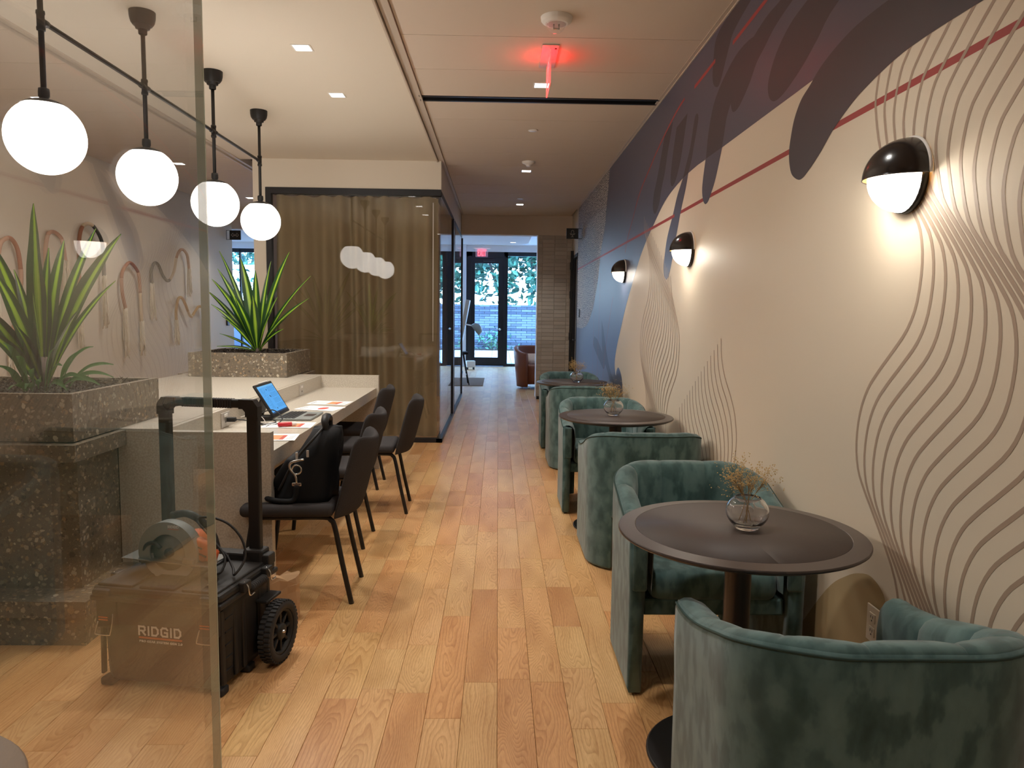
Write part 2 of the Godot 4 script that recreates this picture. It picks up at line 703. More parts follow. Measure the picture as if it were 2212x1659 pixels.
func plank_mesh(st: SurfaceTool, x0: float, x1: float, z0: float, z1: float, k: float, tone: Color, flip: bool) -> void:
	var g := 0.0005
	var c := 0.0012
	x0 += g; x1 -= g; z0 += g; z1 -= g
	var top := [Vector3(x0 + c, 0, z1 - c), Vector3(x1 - c, 0, z1 - c), Vector3(x1 - c, 0, z0 + c), Vector3(x0 + c, 0, z0 + c)]
	var low := [Vector3(x0, -0.0012, z1), Vector3(x1, -0.0012, z1), Vector3(x1, -0.0012, z0), Vector3(x0, -0.0012, z0)]
	var bot := [Vector3(x0, -0.008, z1), Vector3(x1, -0.008, z1), Vector3(x1, -0.008, z0), Vector3(x0, -0.008, z0)]
	var v0 := k
	var v1 := k + (z1 - z0) / 1.35
	var uv := [Vector2(0.01, v1), Vector2(0.99, v1), Vector2(0.99, v0), Vector2(0.01, v0)]
	if flip:
		uv = [Vector2(0.99, v0), Vector2(0.01, v0), Vector2(0.01, v1), Vector2(0.99, v1)]
	st.set_color(tone)
	quad_uv(st, top, uv)
	for i in 4:
		var j := (i + 1) % 4
		quad_uv(st, [low[i], low[j], top[j], top[i]], [uv[i], uv[j], uv[j], uv[i]])
		quad_uv(st, [bot[i], bot[j], low[j], low[i]], [uv[i], uv[j], uv[j], uv[i]])


func build_floor() -> void:
	var f := struct("floor")
	part(f, "subfloor", box(Vector3(-9.8, -0.12, 3.4), Vector3(3.4, -0.006, -19.8)), M.floor_gap)
	var r := RandomNumberGenerator.new()
	r.seed = 77
	var all := []
	var w := 0.127
	var n0 := -77
	for row in range(n0, 27):
		var x0 := row * w + 0.012
		var x1 := x0 + w
		if x0 > 3.2:
			continue
		var far_only := x0 < -4.32 or x1 > 1.32
		var z := 3.2 - r.randf() * 0.9 if not far_only else -12.0 - r.randf() * 0.4
		while z > -19.75:
			var l := r.randf_range(0.36, 1.12)
			if r.randf() < 0.3:
				l = r.randf_range(0.3, 0.5)
			var z0 := maxf(z - l, -19.79)
			var t := 0.92 + 0.16 * r.randf()
			var warm := r.randf()
			if r.randf() < 0.16:
				t *= 0.84
				warm = 1.0
			elif r.randf() < 0.12:
				t *= 1.07
			var tone := Color(1.06 * t, 0.98 * t * (1.0 - 0.09 * warm), 0.90 * t * (1.0 - 0.18 * warm))
			var big := 0.0
			var mid := Vector3((x0 + x1) / 2, 0, (z + z0) / 2)
			var s := on_screen(mid)
			var hidden := mid.x < -1.62 and mid.z < -3.05 and mid.z > -7.2 or mid.x < -2.75 or mid.x > 1.1
			if absf(s.x) < 1.06 and absf(s.y) < 1.12 and not hidden:
				big = (z - z0) / pow(absf(mid.z), 3.0)
			all.append([big, x0, x1, z0, z, r.randi() % 6, r.randf() * maxf(0.02, 1.0 - (z - z0) / 1.35), tone, r.randf() < 0.5])
			z = z0
	all.sort_custom(func(a, b): return a[0] > b[0])
	var rest := []
	for k in 6:
		rest.append(st_new(false))
	for i in all.size():
		var a: Array = all[i]
		if i < 296:
			var st := st_new(false)
			plank_mesh(st, a[1], a[2], a[3], a[4], a[6], a[7], a[8])
			part(f, "plank", st_end(st), M["oak_%d" % a[5]])
		else:
			plank_mesh(rest[a[5]], a[1], a[2], a[3], a[4], a[6], a[7], a[8])
	for k in 6:
		part(f, "far_planks", st_end(rest[k]), M["oak_%d" % k]).set_meta("kind", "stuff")


# ---------------------------------------------------------------- ceiling
func build_ceiling() -> void:
	var c := struct("ceiling")
	part(c, "roof_slab", box(Vector3(-9.9, 3.42, 3.5), Vector3(3.5, 3.6, -19.9)), M.void)
	part(c, "gypsum_soffit", box(Vector3(-2.74, CEIL, 3.3), Vector3(-0.66, 3.1, -8.06)), M.soffit_paint)
	for s in [-0.66, -2.82]:                 # trim channels beside the soffit
		var st := st_new(false)
		add_box(st, Vector3(s, CEIL - 0.012, 3.3), Vector3(s + 0.012, 3.06, -12.2))
		add_box(st, Vector3(s + 0.068, CEIL - 0.012, 3.3), Vector3(s + 0.08, 3.06, -12.2))
		add_box(st, Vector3(s + 0.018, CEIL + 0.004, 3.3), Vector3(s + 0.066, 3.06, -12.2))
		part(c, "trim_channel", st_end(st), M.trim_paint)
	var seams := [3.3, 2.7, 2.1, 1.5, 0.9, 0.3, -0.3, -0.9, -1.5, -2.1, -2.64, -3.24, -3.84, -4.436, -5.035, -5.632, -5.775, -6.28, -6.94, -7.55, -8.19, -8.8, -9.4, -10.05, -10.69, -11.3, -12.24]
	for i in seams.size() - 1:
		if seams[i] == -5.632:
			continue
		part(c, "ceiling_panel", box(Vector3(-0.576, CEIL, seams[i] - 0.0025), Vector3(1.175, CEIL + 0.03, seams[i + 1] + 0.0025)), M.ceiling_paint)
	var left := [3.3, 2.7, 2.1, 1.5, 0.9, 0.3, -0.3, -0.9, -1.5, -2.1, -2.7, -3.3, -3.9, -4.488, -5.068, -5.667, -6.26, -6.853, -7.45, -8.05, -8.65, -9.25, -9.85, -10.45, -11.05, -11.65, -12.24]
	for i in left.size() - 1:
		part(c, "ceiling_panel", box(Vector3(-4.29, CEIL, left[i] - 0.0025), Vector3(-2.82, CEIL + 0.03, left[i + 1] + 0.0025)), M.ceiling_paint)
	# wall angle along the mural
	var st2 := st_new(false)
	add_box(st2, Vector3(1.168, CEIL - 0.003, 3.3), Vector3(1.196, CEIL + 0.002, -11.4))
	add_box(st2, Vector3(1.190, CEIL - 0.010, 3.3), Vector3(1.197, CEIL + 0.002, -11.4))
	part(c, "wall_angle", st_end(st2), M.trim_paint)
	# black slot that runs across the corridor ceiling
	var st3 := st_new(false)
	add_box(st3, Vector3(-0.60, CEIL - 0.004, -5.636), Vector3(1.18, CEIL + 0.05, -5.66))
	add_box(st3, Vector3(-0.60, CEIL - 0.004, -5.745), Vector3(1.18, CEIL + 0.05, -5.771))
	add_box(st3, Vector3(-0.60, CEIL + 0.03, -5.66), Vector3(1.18, CEIL + 0.05, -5.745))
	part(c, "slot_track", st_end(st3), M.black_metal)
	var e := struct("trim_1")                # header over the far opening
	part(e, "header", box(Vector3(-0.61, 2.69, -12.24), Vector3(1.2, 3.42, -12.44)), M.ceiling_paint)
	part(e, "header", box(Vector3(-4.35, 2.72, -12.24), Vector3(-2.6, 3.42, -12.44)), M.pink_wall)


# ---------------------------------------------------------------- walls
func build_walls() -> void:
	var r := struct("wall_right")
	part(r, "wall_body", box(Vector3(WALL_X, 0, 3.4), Vector3(WALL_X + 0.2, 3.42, -11.3)), M.mural_cream)
	part(r, "wall_body", box(Vector3(WALL_X, 2.32, -11.3), Vector3(WALL_X + 0.2, 3.42, -11.9)), M.mural_cream)
	part(r, "wall_body", box(Vector3(WALL_X, 0, -11.9), Vector3(WALL_X + 0.2, 3.42, -12.3)), M.wall_paint)
	var l := struct("wall_left")
	part(l, "wall_body", box(Vector3(LEFT_X, 0, 3.4), Vector3(LEFT_X - 0.16, 3.42, -12.2)), M.wall_paint)
	part(l, "wall_body", box(Vector3(-9.8, 0, -12.0), Vector3(-9.6, 3.42, -19.9)), M.far_white)
	part(l, "wall_body", box(Vector3(-9.8, 0, -11.8), Vector3(LEFT_X - 0.1, 3.42, -12.0)), M.wall_paint)
	var b := struct("wall_back")
	part(b, "wall_body", box(Vector3(LEFT_X - 0.1, 0, 3.25), Vector3(WALL_X + 0.1, 3.42, 3.45)), M.wall_paint)
	# tiled pier at the end of the corridor
	var p := struct("wall_end")
	part(p, "pier_body", box(Vector3(0.645, 0, -12.25), Vector3(1.4, 2.69, -12.46)), M.grout)
	part(p, "edge_trim", box(Vector3(0.632, 0.03, -12.236), Vector3(0.648, 2.69, -12.47)), M.white_plastic)
	part(p, "foot_block", rb(0.05, 0.05, 0.04, 0.004), M.black_plastic, Vector3(0.675, 0.025, -12.235))
	part(p, "base_strip", box(Vector3(0.70, 0.0, -12.236), Vector3(1.197, 0.028, -12.25)), M.grout)
	var cols := [0.65, 0.716, 0.916, 1.116, 1.196]
	var rows := 42
	var shapes := {}
	for i in cols.size() - 1:
		var w: float = cols[i + 1] - cols[i] - 0.004
		var m := rb(w, 0.0595, 0.012, 0.002)
		for j in rows:
			part(p, "tile", m, M["tile_%d" % (rng.randi() % 3)], Vector3((cols[i] + cols[i + 1]) / 2, 0.03 + (j + 0.5) * 0.0633, -12.244))
	# right-hand door, dark and slightly ajar, beside the pier
	var d := struct("door_2")
	var st := st_new(false)
	add_box(st, Vector3(1.19, 0, -11.285), Vector3(1.41, 2.34, -11.33))
	add_box(st, Vector3(1.19, 0, -11.87), Vector3(1.41, 2.34, -11.915))
	add_box(st, Vector3(1.19, 2.29, -11.285), Vector3(1.41, 2.34, -11.915))
	part(d, "jamb", st_end(st), M.dark_frame)
	var leaf := part(d, "door_leaf", rb(0.045, 2.27, 0.53, 0.003), M.tile_1, Vector3(1.27, 1.145, -11.6))
	leaf.rotation.y = 0.05
	part(d, "stop_strip", box(Vector3(1.15, 0.01, -11.93), Vector3(1.196, 2.42, -11.96)), M.black_metal)
	for y in [0.42, 1.06, 1.72, 2.18]:
		part(d, "hinge", rb(0.05, 0.12, 0.03, 0.006), M.black_metal, Vector3(1.165, y, -11.92))
	part(d, "door_lever", tube([Vector3(1.25, 1.02, -11.4), Vector3(1.17, 1.02, -11.4), Vector3(1.165, 1.02, -11.5)], 0.009), M.black_metal)
	var base := struct("baseboard_left")
	part(base, "board", rb(0.014, 0.1, 15.4, 0.003), M.trim_paint, Vector3(LEFT_X + 0.007, 0.05, -4.4))


# ---------------------------------------------------------------- mural
func pv(flat: Array) -> Array:
	var out := []
	for i in range(0, flat.size(), 2):
		out.append(Vector2(flat[i], flat[i + 1]))
	return out


var sheets := 0                # each printed sheet lies a hair above the one before


func on_wall(p: Vector2, layer: float) -> Vector3:
	return Vector3(WALL_X - 0.00025 * layer, p.y, -p.x)


func wall_poly(parent: Node, n: String, pts: Array, layer: float, m: Material) -> void:
	sheets += 1
	layer += 0.012 * sheets
	var o := PackedVector2Array(pts)
	var t := Geometry2D.triangulate_polygon(o)
	if t.is_empty():
		print("mural shape failed: ", n, " ", pts[0])
		return
	var st := st_new(false)
	for i in range(0, t.size(), 3):
		var a := o[t[i]]
		var b := o[t[i + 1]]
		var c := o[t[i + 2]]
		if (b - a).cross(c - a) < 0:
			tri(st, on_wall(a, layer), on_wall(c, layer), on_wall(b, layer))
		else:
			tri(st, on_wall(a, layer), on_wall(b, layer), on_wall(c, layer))
	part(parent, n, st_end(st), m)


func wall_line(parent: Node, n: String, pts: Array, w: float, layer: float, m: Material) -> void:
	sheets += 1
	layer += 0.012 * sheets
	var st := st_new(false)
	var prev := []
	for i in pts.size():
		var d: Vector2 = (pts[mini(i + 1, pts.size() - 1)] - pts[maxi(i - 1, 0)]).normalized()
		var s := Vector2(-d.y, d.x) * w / 2
		var cur := [on_wall(pts[i] + s, layer), on_wall(pts[i] - s, layer)]
		if i > 0:
			quad(st, prev[1], cur[1], cur[0], prev[0])
		prev = cur
	part(parent, n, st_end(st), m)


func build_mural() -> void:
	var m: Node3D = get_node("wall_right")
	sheets = 0
	# horizontal red stripe
	wall_poly(m, "mural_stripe", pv([-3, 2.083, 6.0, 2.080, 6.0, 2.101, -3, 2.107]), 1, M.mural_red)
	wall_poly(m, "mural_stripe", pv([5.12, 2.080, 11.3, 2.078, 11.3, 2.099, 5.12, 2.101]), 5, M.mural_red)
	# flat tan patch with a rounded top, low on the wall
	wall_poly(m, "wall_lobe", smooth_path(pv([3.0, 0.02, 2.87, 0.115, 2.58, 0.426, 2.43, 0.534, 2.33, 0.579, 2.26, 0.589, 2.19, 0.562, 2.16, 0.501, 2.14, 0.423, 2.13, 0.02]), 5), 1, M.wall_tan)
	# dark field: smooth runs that meet in corners
	var runs := [
		[2.3, 2.30, 2.88, 2.316, 4.07, 2.316], [4.07, 2.316, 4.13, 2.225, 4.19, 2.15, 4.25, 2.102, 4.3, 2.066, 4.36, 2.058, 4.41, 2.087, 4.44, 2.147, 4.43, 2.215, 4.39, 2.317],
		[4.39, 2.317, 4.56, 2.319, 4.78, 2.312], [4.78, 2.312, 4.83, 2.232, 4.93, 2.115, 4.99, 2.032, 5.06, 1.93, 5.13, 1.815, 5.22, 1.702, 5.30, 1.666, 5.38, 1.698, 5.405, 1.774, 5.37, 1.877, 5.31, 1.975, 5.17, 2.101, 5.06, 2.213, 4.92, 2.304],
		[4.92, 2.304, 5.17, 2.277, 5.43, 2.233, 5.65, 2.164, 5.83, 2.101, 6.02, 2.034, 6.22, 1.948, 6.4, 1.853, 6.58, 1.735, 6.76, 1.624, 6.98, 1.472, 7.22, 1.271, 7.42, 1.095, 7.53, 0.935, 7.48, 0.822, 7.43, 0.80],
		[7.43, 0.80, 7.41, 0.85, 7.30, 0.893, 7.15, 0.849, 7.05, 0.765, 6.99, 0.608, 6.97, 0.3, 6.98, 0.0], [6.98, 0.0, 11.3, 0.0], [11.3, 0.0, 11.3, 2.32], [11.3, 2.32, 11.3, 2.99], [11.3, 2.99, -3.0, 2.99], [-3.0, 2.99, -3.0, 2.30], [-3.0, 2.30, 2.3, 2.30],
	]
	var outline := PackedVector2Array()
	for run in runs:
		var s := smooth_path(pv(run), 5 if run.size() > 6 else 1)
		s.pop_back()
		outline.append_array(PackedVector2Array(s))
	var st := st_new(false)
	for i in 30:
		for j in 15:
			var x0 := -3.0 + i * 0.5
			var y0 := j * 0.2
			var cell := PackedVector2Array([Vector2(x0, y0), Vector2(x0 + 0.5, y0), Vector2(x0 + 0.5, y0 + 0.2), Vector2(x0, y0 + 0.2)])
			for piece in Geometry2D.intersect_polygons(outline, cell):
				var t := Geometry2D.triangulate_polygon(piece)
				for k in range(0, t.size(), 3):
					var q := [piece[t[k]], piece[t[k + 1]], piece[t[k + 2]]]
					if (q[1] - q[0]).cross(q[2] - q[0]) > 0:
						q = [q[0], q[2], q[1]]
					for c in q:
						st.add_vertex(on_wall(c, 3))
	part(m, "mural_field", st_end(st), M.mural_field)
	# overlapping darker lobes
	var big: Array = [Vector2(-3, 2.2)]
	big.append_array(smooth_path(pv([1.89, 2.2, 2.12, 2.203, 2.30, 2.195, 2.49, 2.162, 2.6, 2.13, 2.72, 2.079, 2.81, 2.025, 2.9, 1.982, 2.97, 1.958, 3.02, 1.962, 3.08, 1.993, 3.11, 2.041, 3.12, 2.091, 3.11, 2.143, 3.08, 2.213, 3.02, 2.271, 2.94, 2.304, 2.85, 2.343, 2.73, 2.372, 2.6, 2.39, 2.47, 2.393, 2.35, 2.39]), 5))
	big.append(Vector2(-3, 2.39))
	wall_poly(m, "wall_lobe", big, 4, M.mural_grey)
	for l in [
		[2.6, 2.70, 3.0, 2.647, 3.18, 2.616, 3.32, 2.55, 3.4, 2.461, 3.39, 2.394, 3.33, 2.352, 3.24, 2.347, 3.13, 2.369, 3.0, 2.41, 2.89, 2.459, 2.72, 2.531, 2.2, 2.60],
		[2.9, 2.80, 3.28, 2.765, 3.47, 2.758, 3.69, 2.715, 3.85, 2.643, 3.94, 2.543, 3.93, 2.481, 3.88, 2.452, 3.79, 2.464, 3.66, 2.527, 3.57, 2.593, 3.47, 2.629, 3.32, 2.681, 3.0, 2.73],
		[3.6, 2.985, 4.02, 2.988, 4.25, 2.953, 4.3, 2.847, 4.3, 2.734, 4.23, 2.678, 4.15, 2.681, 4.02, 2.81, 3.91, 2.881, 3.5, 2.951],
		[4.07, 2.317, 4.01, 2.45, 3.95, 2.508, 3.83, 2.621, 3.6, 2.72, 3.84, 2.74, 4.08, 2.684, 4.26, 2.594, 4.35, 2.451, 4.38, 2.32],
		[5.5, 2.72, 5.7, 2.472, 5.83, 2.346, 5.85, 2.243, 5.76, 2.186, 5.63, 2.238, 5.56, 2.34, 5.46, 2.447, 5.39, 2.567, 5.25, 2.75],
		[5.14, 2.68, 5.22, 2.53, 5.26, 2.432, 5.27, 2.346, 5.22, 2.303, 5.13, 2.321, 5.04, 2.391, 4.97, 2.478, 4.85, 2.70],
		[4.78, 2.312, 4.71, 2.38, 4.67, 2.447, 4.58, 2.60, 4.66, 2.63, 4.75, 2.47, 4.85, 2.37, 4.92, 2.304],
	]:
		wall_poly(m, "wall_lobe", smooth_path(pv(l), 4), 4, M.mural_plum_dark)
	for l in [[9.2, 1.146, 9.27, 1.037, 8.9, 0.93, 8.56, 0.85, 8.3, 0.80, 8.2, 0.9, 8.5, 1.0, 8.9, 1.12], [8.56, 1.351, 8.53, 1.177, 8.41, 0.964, 8.02, 0.8, 7.6, 0.62, 7.5, 0.70, 7.89, 0.86, 8.21, 1.081, 8.4, 1.25]]:
		wall_poly(m, "wall_lobe", smooth_path(pv(l), 4), 4, M.mural_slate)
	# red arc broken into dashes by the lobes
	wall_line(m, "mural_stripe", smooth_path(pv([3.40, 2.840, 3.49, 2.836, 3.95, 2.815]), 4), 0.022, 5, M.mural_red)
	wall_line(m, "mural_stripe", smooth_path(pv([4.26, 2.83, 4.7, 2.814]), 4), 0.022, 5, M.mural_red)
	wall_line(m, "mural_stripe", smooth_path(pv([4.94, 2.815, 5.15, 2.79, 5.45, 2.73, 5.78, 2.649, 6.0, 2.581, 6.3, 2.491, 6.52, 2.395, 6.71, 2.271, 6.95, 2.128, 7.08, 2.0]), 4), 0.017, 5, M.mural_red)
	for q in [[9.3, 1.9, 9.25, 0.6], [8.75, 1.9, 8.85, 0.6], [7.75, 1.6, 8.2, 1.05, 8.4, 0.6]]:
		wall_line(m, "mural_stripe", smooth_path(pv(q), 3), 0.010, 5, M.mural_red)
	# zigzag panel with a rounded foot
	var zig := PackedVector2Array(smooth_path(pv([11.3, 1.225, 11.0, 1.216, 10.46, 1.222, 9.96, 1.276, 9.53, 1.416, 9.19, 1.626, 8.95, 1.844, 8.83, 2.05, 8.72, 2.19, 8.60, 2.30, 8.45, 2.452, 8.36, 2.667, 8.26, 2.867, 8.22, 2.99]), 4))
	zig.append(Vector2(11.3, 2.99))
	var zt := Geometry2D.triangulate_polygon(zig)
	var zs := st_new(false)
	for i in range(0, zt.size(), 3):
		var q := [zig[zt[i]], zig[zt[i + 1]], zig[zt[i + 2]]]
		if (q[1] - q[0]).cross(q[2] - q[0]) > 0:
			q = [q[0], q[2], q[1]]
		for c in q:
			zs.set_uv(Vector2(c.x / 1.2, c.y / 0.85))
			zs.add_vertex(on_wall(c, 4))
	part(m, "mural_panel", st_end(zs), M.mural_zigzag)
	wall_poly(m, "mural_stripe", pv([8.78, 2.080, 11.3, 2.078, 11.3, 2.099, 8.78, 2.101]), 6, M.mural_red)
	# bundles of wavy lines: one curve, shifted step by step along a diagonal
	var wave := smooth_path(pv([-0.03, 0.93, 0.12, 0.815, 0.196, 0.75, 0.26, 0.69, 0.296, 0.643, 0.32, 0.55, 0.312, 0.48, 0.272, 0.37, 0.20, 0.292, 0.127, 0.217, 0.063, 0.15, 0.02, 0.09, 0, 0, 0.014, -0.11, 0.056, -0.19, 0.13, -0.26, 0.207, -0.327, 0.266, -0.388, 0.307, -0.47, 0.32, -0.57, 0.30, -0.654, 0.25, -0.716, 0.183, -0.78, 0.06, -0.905, 0.01, -1.0, -0.015, -1.13, 0.0, -1.25, 0.06, -1.33, 0.15, -1.42]), 3)
	for k in range(-2, 22):
		line_copy(m, wave, Vector2(1.978 - 0.0583 * k, 1.50 - 0.0343 * k), 0.0125, 2, 0)
	for k in 17:
		line_copy(m, wave, Vector2(5.88 - 0.0635 * k, 1.74 - 0.0335 * k), 0.010, 5, 18)
	var tail := smooth_path(pv([0, 0, -0.026, -0.108, -0.097, -0.204, -0.204, -0.292, -0.284, -0.384, -0.32, -0.5, -0.30, -0.62, -0.24, -0.72, -0.16, -0.80, -0.07, -0.87, 0.0, -0.95, 0.03, -1.05]), 4)
	for k in 15:
		line_copy(m, tail, Vector2(3.956 + 0.0605 * k, 1.292 - 0.0343 * k), 0.011, 2, 0)


func line_copy(m: Node, curve: Array, at: Vector2, w: float, layer: float, from: int) -> void:
	var pts := []
	for i in range(from, curve.size()):
		var p: Vector2 = curve[i] + at
		if p.y > 0.02:
			pts.append(p)
	if pts.size() > 2:
		wall_line(m, "mural_line", pts, w, layer, M.mural_taupe)


# ---------------------------------------------------------------- glass meeting room
func glass_pane(parent: Node, a: Vector3, b: Vector3, m = null) -> void:
	part(parent, "pane", box(a, b), m if m else M.pane)


func build_glass_room() -> void:
	var w := struct("wall_room")             # plaster above and beside the glazing
	part(w, "header", box(Vector3(-2.594, 2.705, ROOM_Z), Vector3(-0.615, 3.1, ROOM_Z - 0.14)), M.soffit_paint)
	part(w, "side_header", box(Vector3(-0.615, 2.70, ROOM_Z - 0.14), Vector3(-0.76, 3.1, -12.65)), M.ceiling_paint)
	part(w, "jamb_wall", box(Vector3(-2.594, 0, ROOM_Z), Vector3(-2.462, 2.705, ROOM_Z - 0.14)), M.soffit_paint)
	part(w, "side_wall", box(Vector3(-2.594, 0, ROOM_Z - 0.14), Vector3(-2.47, 3.1, -12.65)), M.pink_wall)
	part(w, "rear_wall", box(Vector3(-2.594, 0, -12.55), Vector3(-0.62, 3.1, -12.69)), M.wall_paint)
	part(w, "room_ceiling", box(Vector3(-2.6, 2.72, ROOM_Z - 0.14), Vector3(-0.76, 2.8, -12.6)), M.ceiling_paint)
	var g := struct("window_1")              # front and corridor glazing of the room
	var st := st_new(false)
	add_box(st, Vector3(-2.462, 2.64, ROOM_Z + 0.012), Vector3(-0.615, 2.705, ROOM_Z - 0.06))
	add_box(st, Vector3(-2.462, 0, ROOM_Z + 0.012), Vector3(-2.405, 2.64, ROOM_Z - 0.06))
	add_box(st, Vector3(-2.462, 0, ROOM_Z + 0.012), Vector3(-0.597, 0.045, ROOM_Z - 0.06))
	add_box(st, Vector3(-0.597, 0, ROOM_Z + 0.012), Vector3(-0.66, 0.045, -10.2))
	add_box(st, Vector3(-0.615, 2.64, ROOM_Z), Vector3(-0.68, 2.70, -12.6))
	add_box(st, Vector3(-0.60, 0, -10.03), Vector3(-0.68, 2.66, -10.12))
	add_box(st, Vector3(-0.60, 0, -10.28), Vector3(-0.66, 2.66, -10.32))
	add_box(st, Vector3(-0.60, 0, -12.58), Vector3(-0.66, 2.66, -12.64))
	add_box(st, Vector3(-0.597, 0, -10.3), Vector3(-0.66, 0.045, -12.6))
	part(g, "frame", st_end(st), M.dark_frame)
	part(g, "door_seal", box(Vector3(-0.605, 0, -10.12), Vector3(-0.66, 2.68, -10.28)), M.trim_paint)
	glass_pane(g, Vector3(-2.41, 0.04, ROOM_Z - 0.016), Vector3(-0.626, 2.65, ROOM_Z - 0.028))
	glass_pane(g, Vector3(-0.616, 0.04, ROOM_Z - 0.016), Vector3(-0.628, 2.65, -10.05))
	glass_pane(g, Vector3(-0.616, 0.04, -10.31), Vector3(-0.628, 2.65, -12.6))
	# curtain that fills the front glass
	var folds := st_new()
	var r := RandomNumberGenerator.new()
	r.seed = 12
	var xs := []
	var ph := 0.0
	var x := -2.39
	while x < -0.66:
		xs.append([x, ph])
		x += 0.011
		ph += 0.011 / (0.075 + 0.05 * (0.5 + 0.5 * sin(x * 5.3))) * TAU * 0.52
	var grid := []
	var ys := [0.05, 0.09, 0.11, 0.5, 1.0, 1.5, 2.0, 2.35, 2.55, 2.60, 2.64]
	for q in xs:
		var col := []
		for y in ys:
			var amp := 0.05 if y < 2.3 else 0.034
			var d: float = sin(q[1]) * amp + sin(q[1] * 0.37 + 1.0) * 0.026 + sin(q[1] * 0.61 + y * 0.9) * 0.008
			var wob: float = 0.012 * sin(y * 1.9 + q[0] * 4.0)
			col.append(Vector3(q[0] + wob * 0.6, y + 0.006 * sin(q[1]), ROOM_Z - 0.14 + d))
		grid.append(col)
	for i in grid.size() - 1:
		for j in ys.size() - 1:
			quad(folds, grid[i][j], grid[i + 1][j], grid[i + 1][j + 1], grid[i][j + 1])
	var c := part(self, numbered("curtain"), st_end(folds), M.curtain)
	tag(c, "olive linen curtain hanging in folds behind the black framed glass", "curtain")
	part(c, "curtain_track", rb(1.78, 0.02, 0.03, 0.004), M.dark_frame, Vector3(-1.52, 2.655, ROOM_Z - 0.14))
	var wand := part(self, numbered("curtain_wand"), tube([Vector3(-0.705, 2.58, ROOM_Z - 0.075), Vector3(-0.705, 1.1, ROOM_Z - 0.075)], 0.005), M.white_plastic)
	tag(wand, "thin white pull wand hanging in front of the olive curtain", "wand")


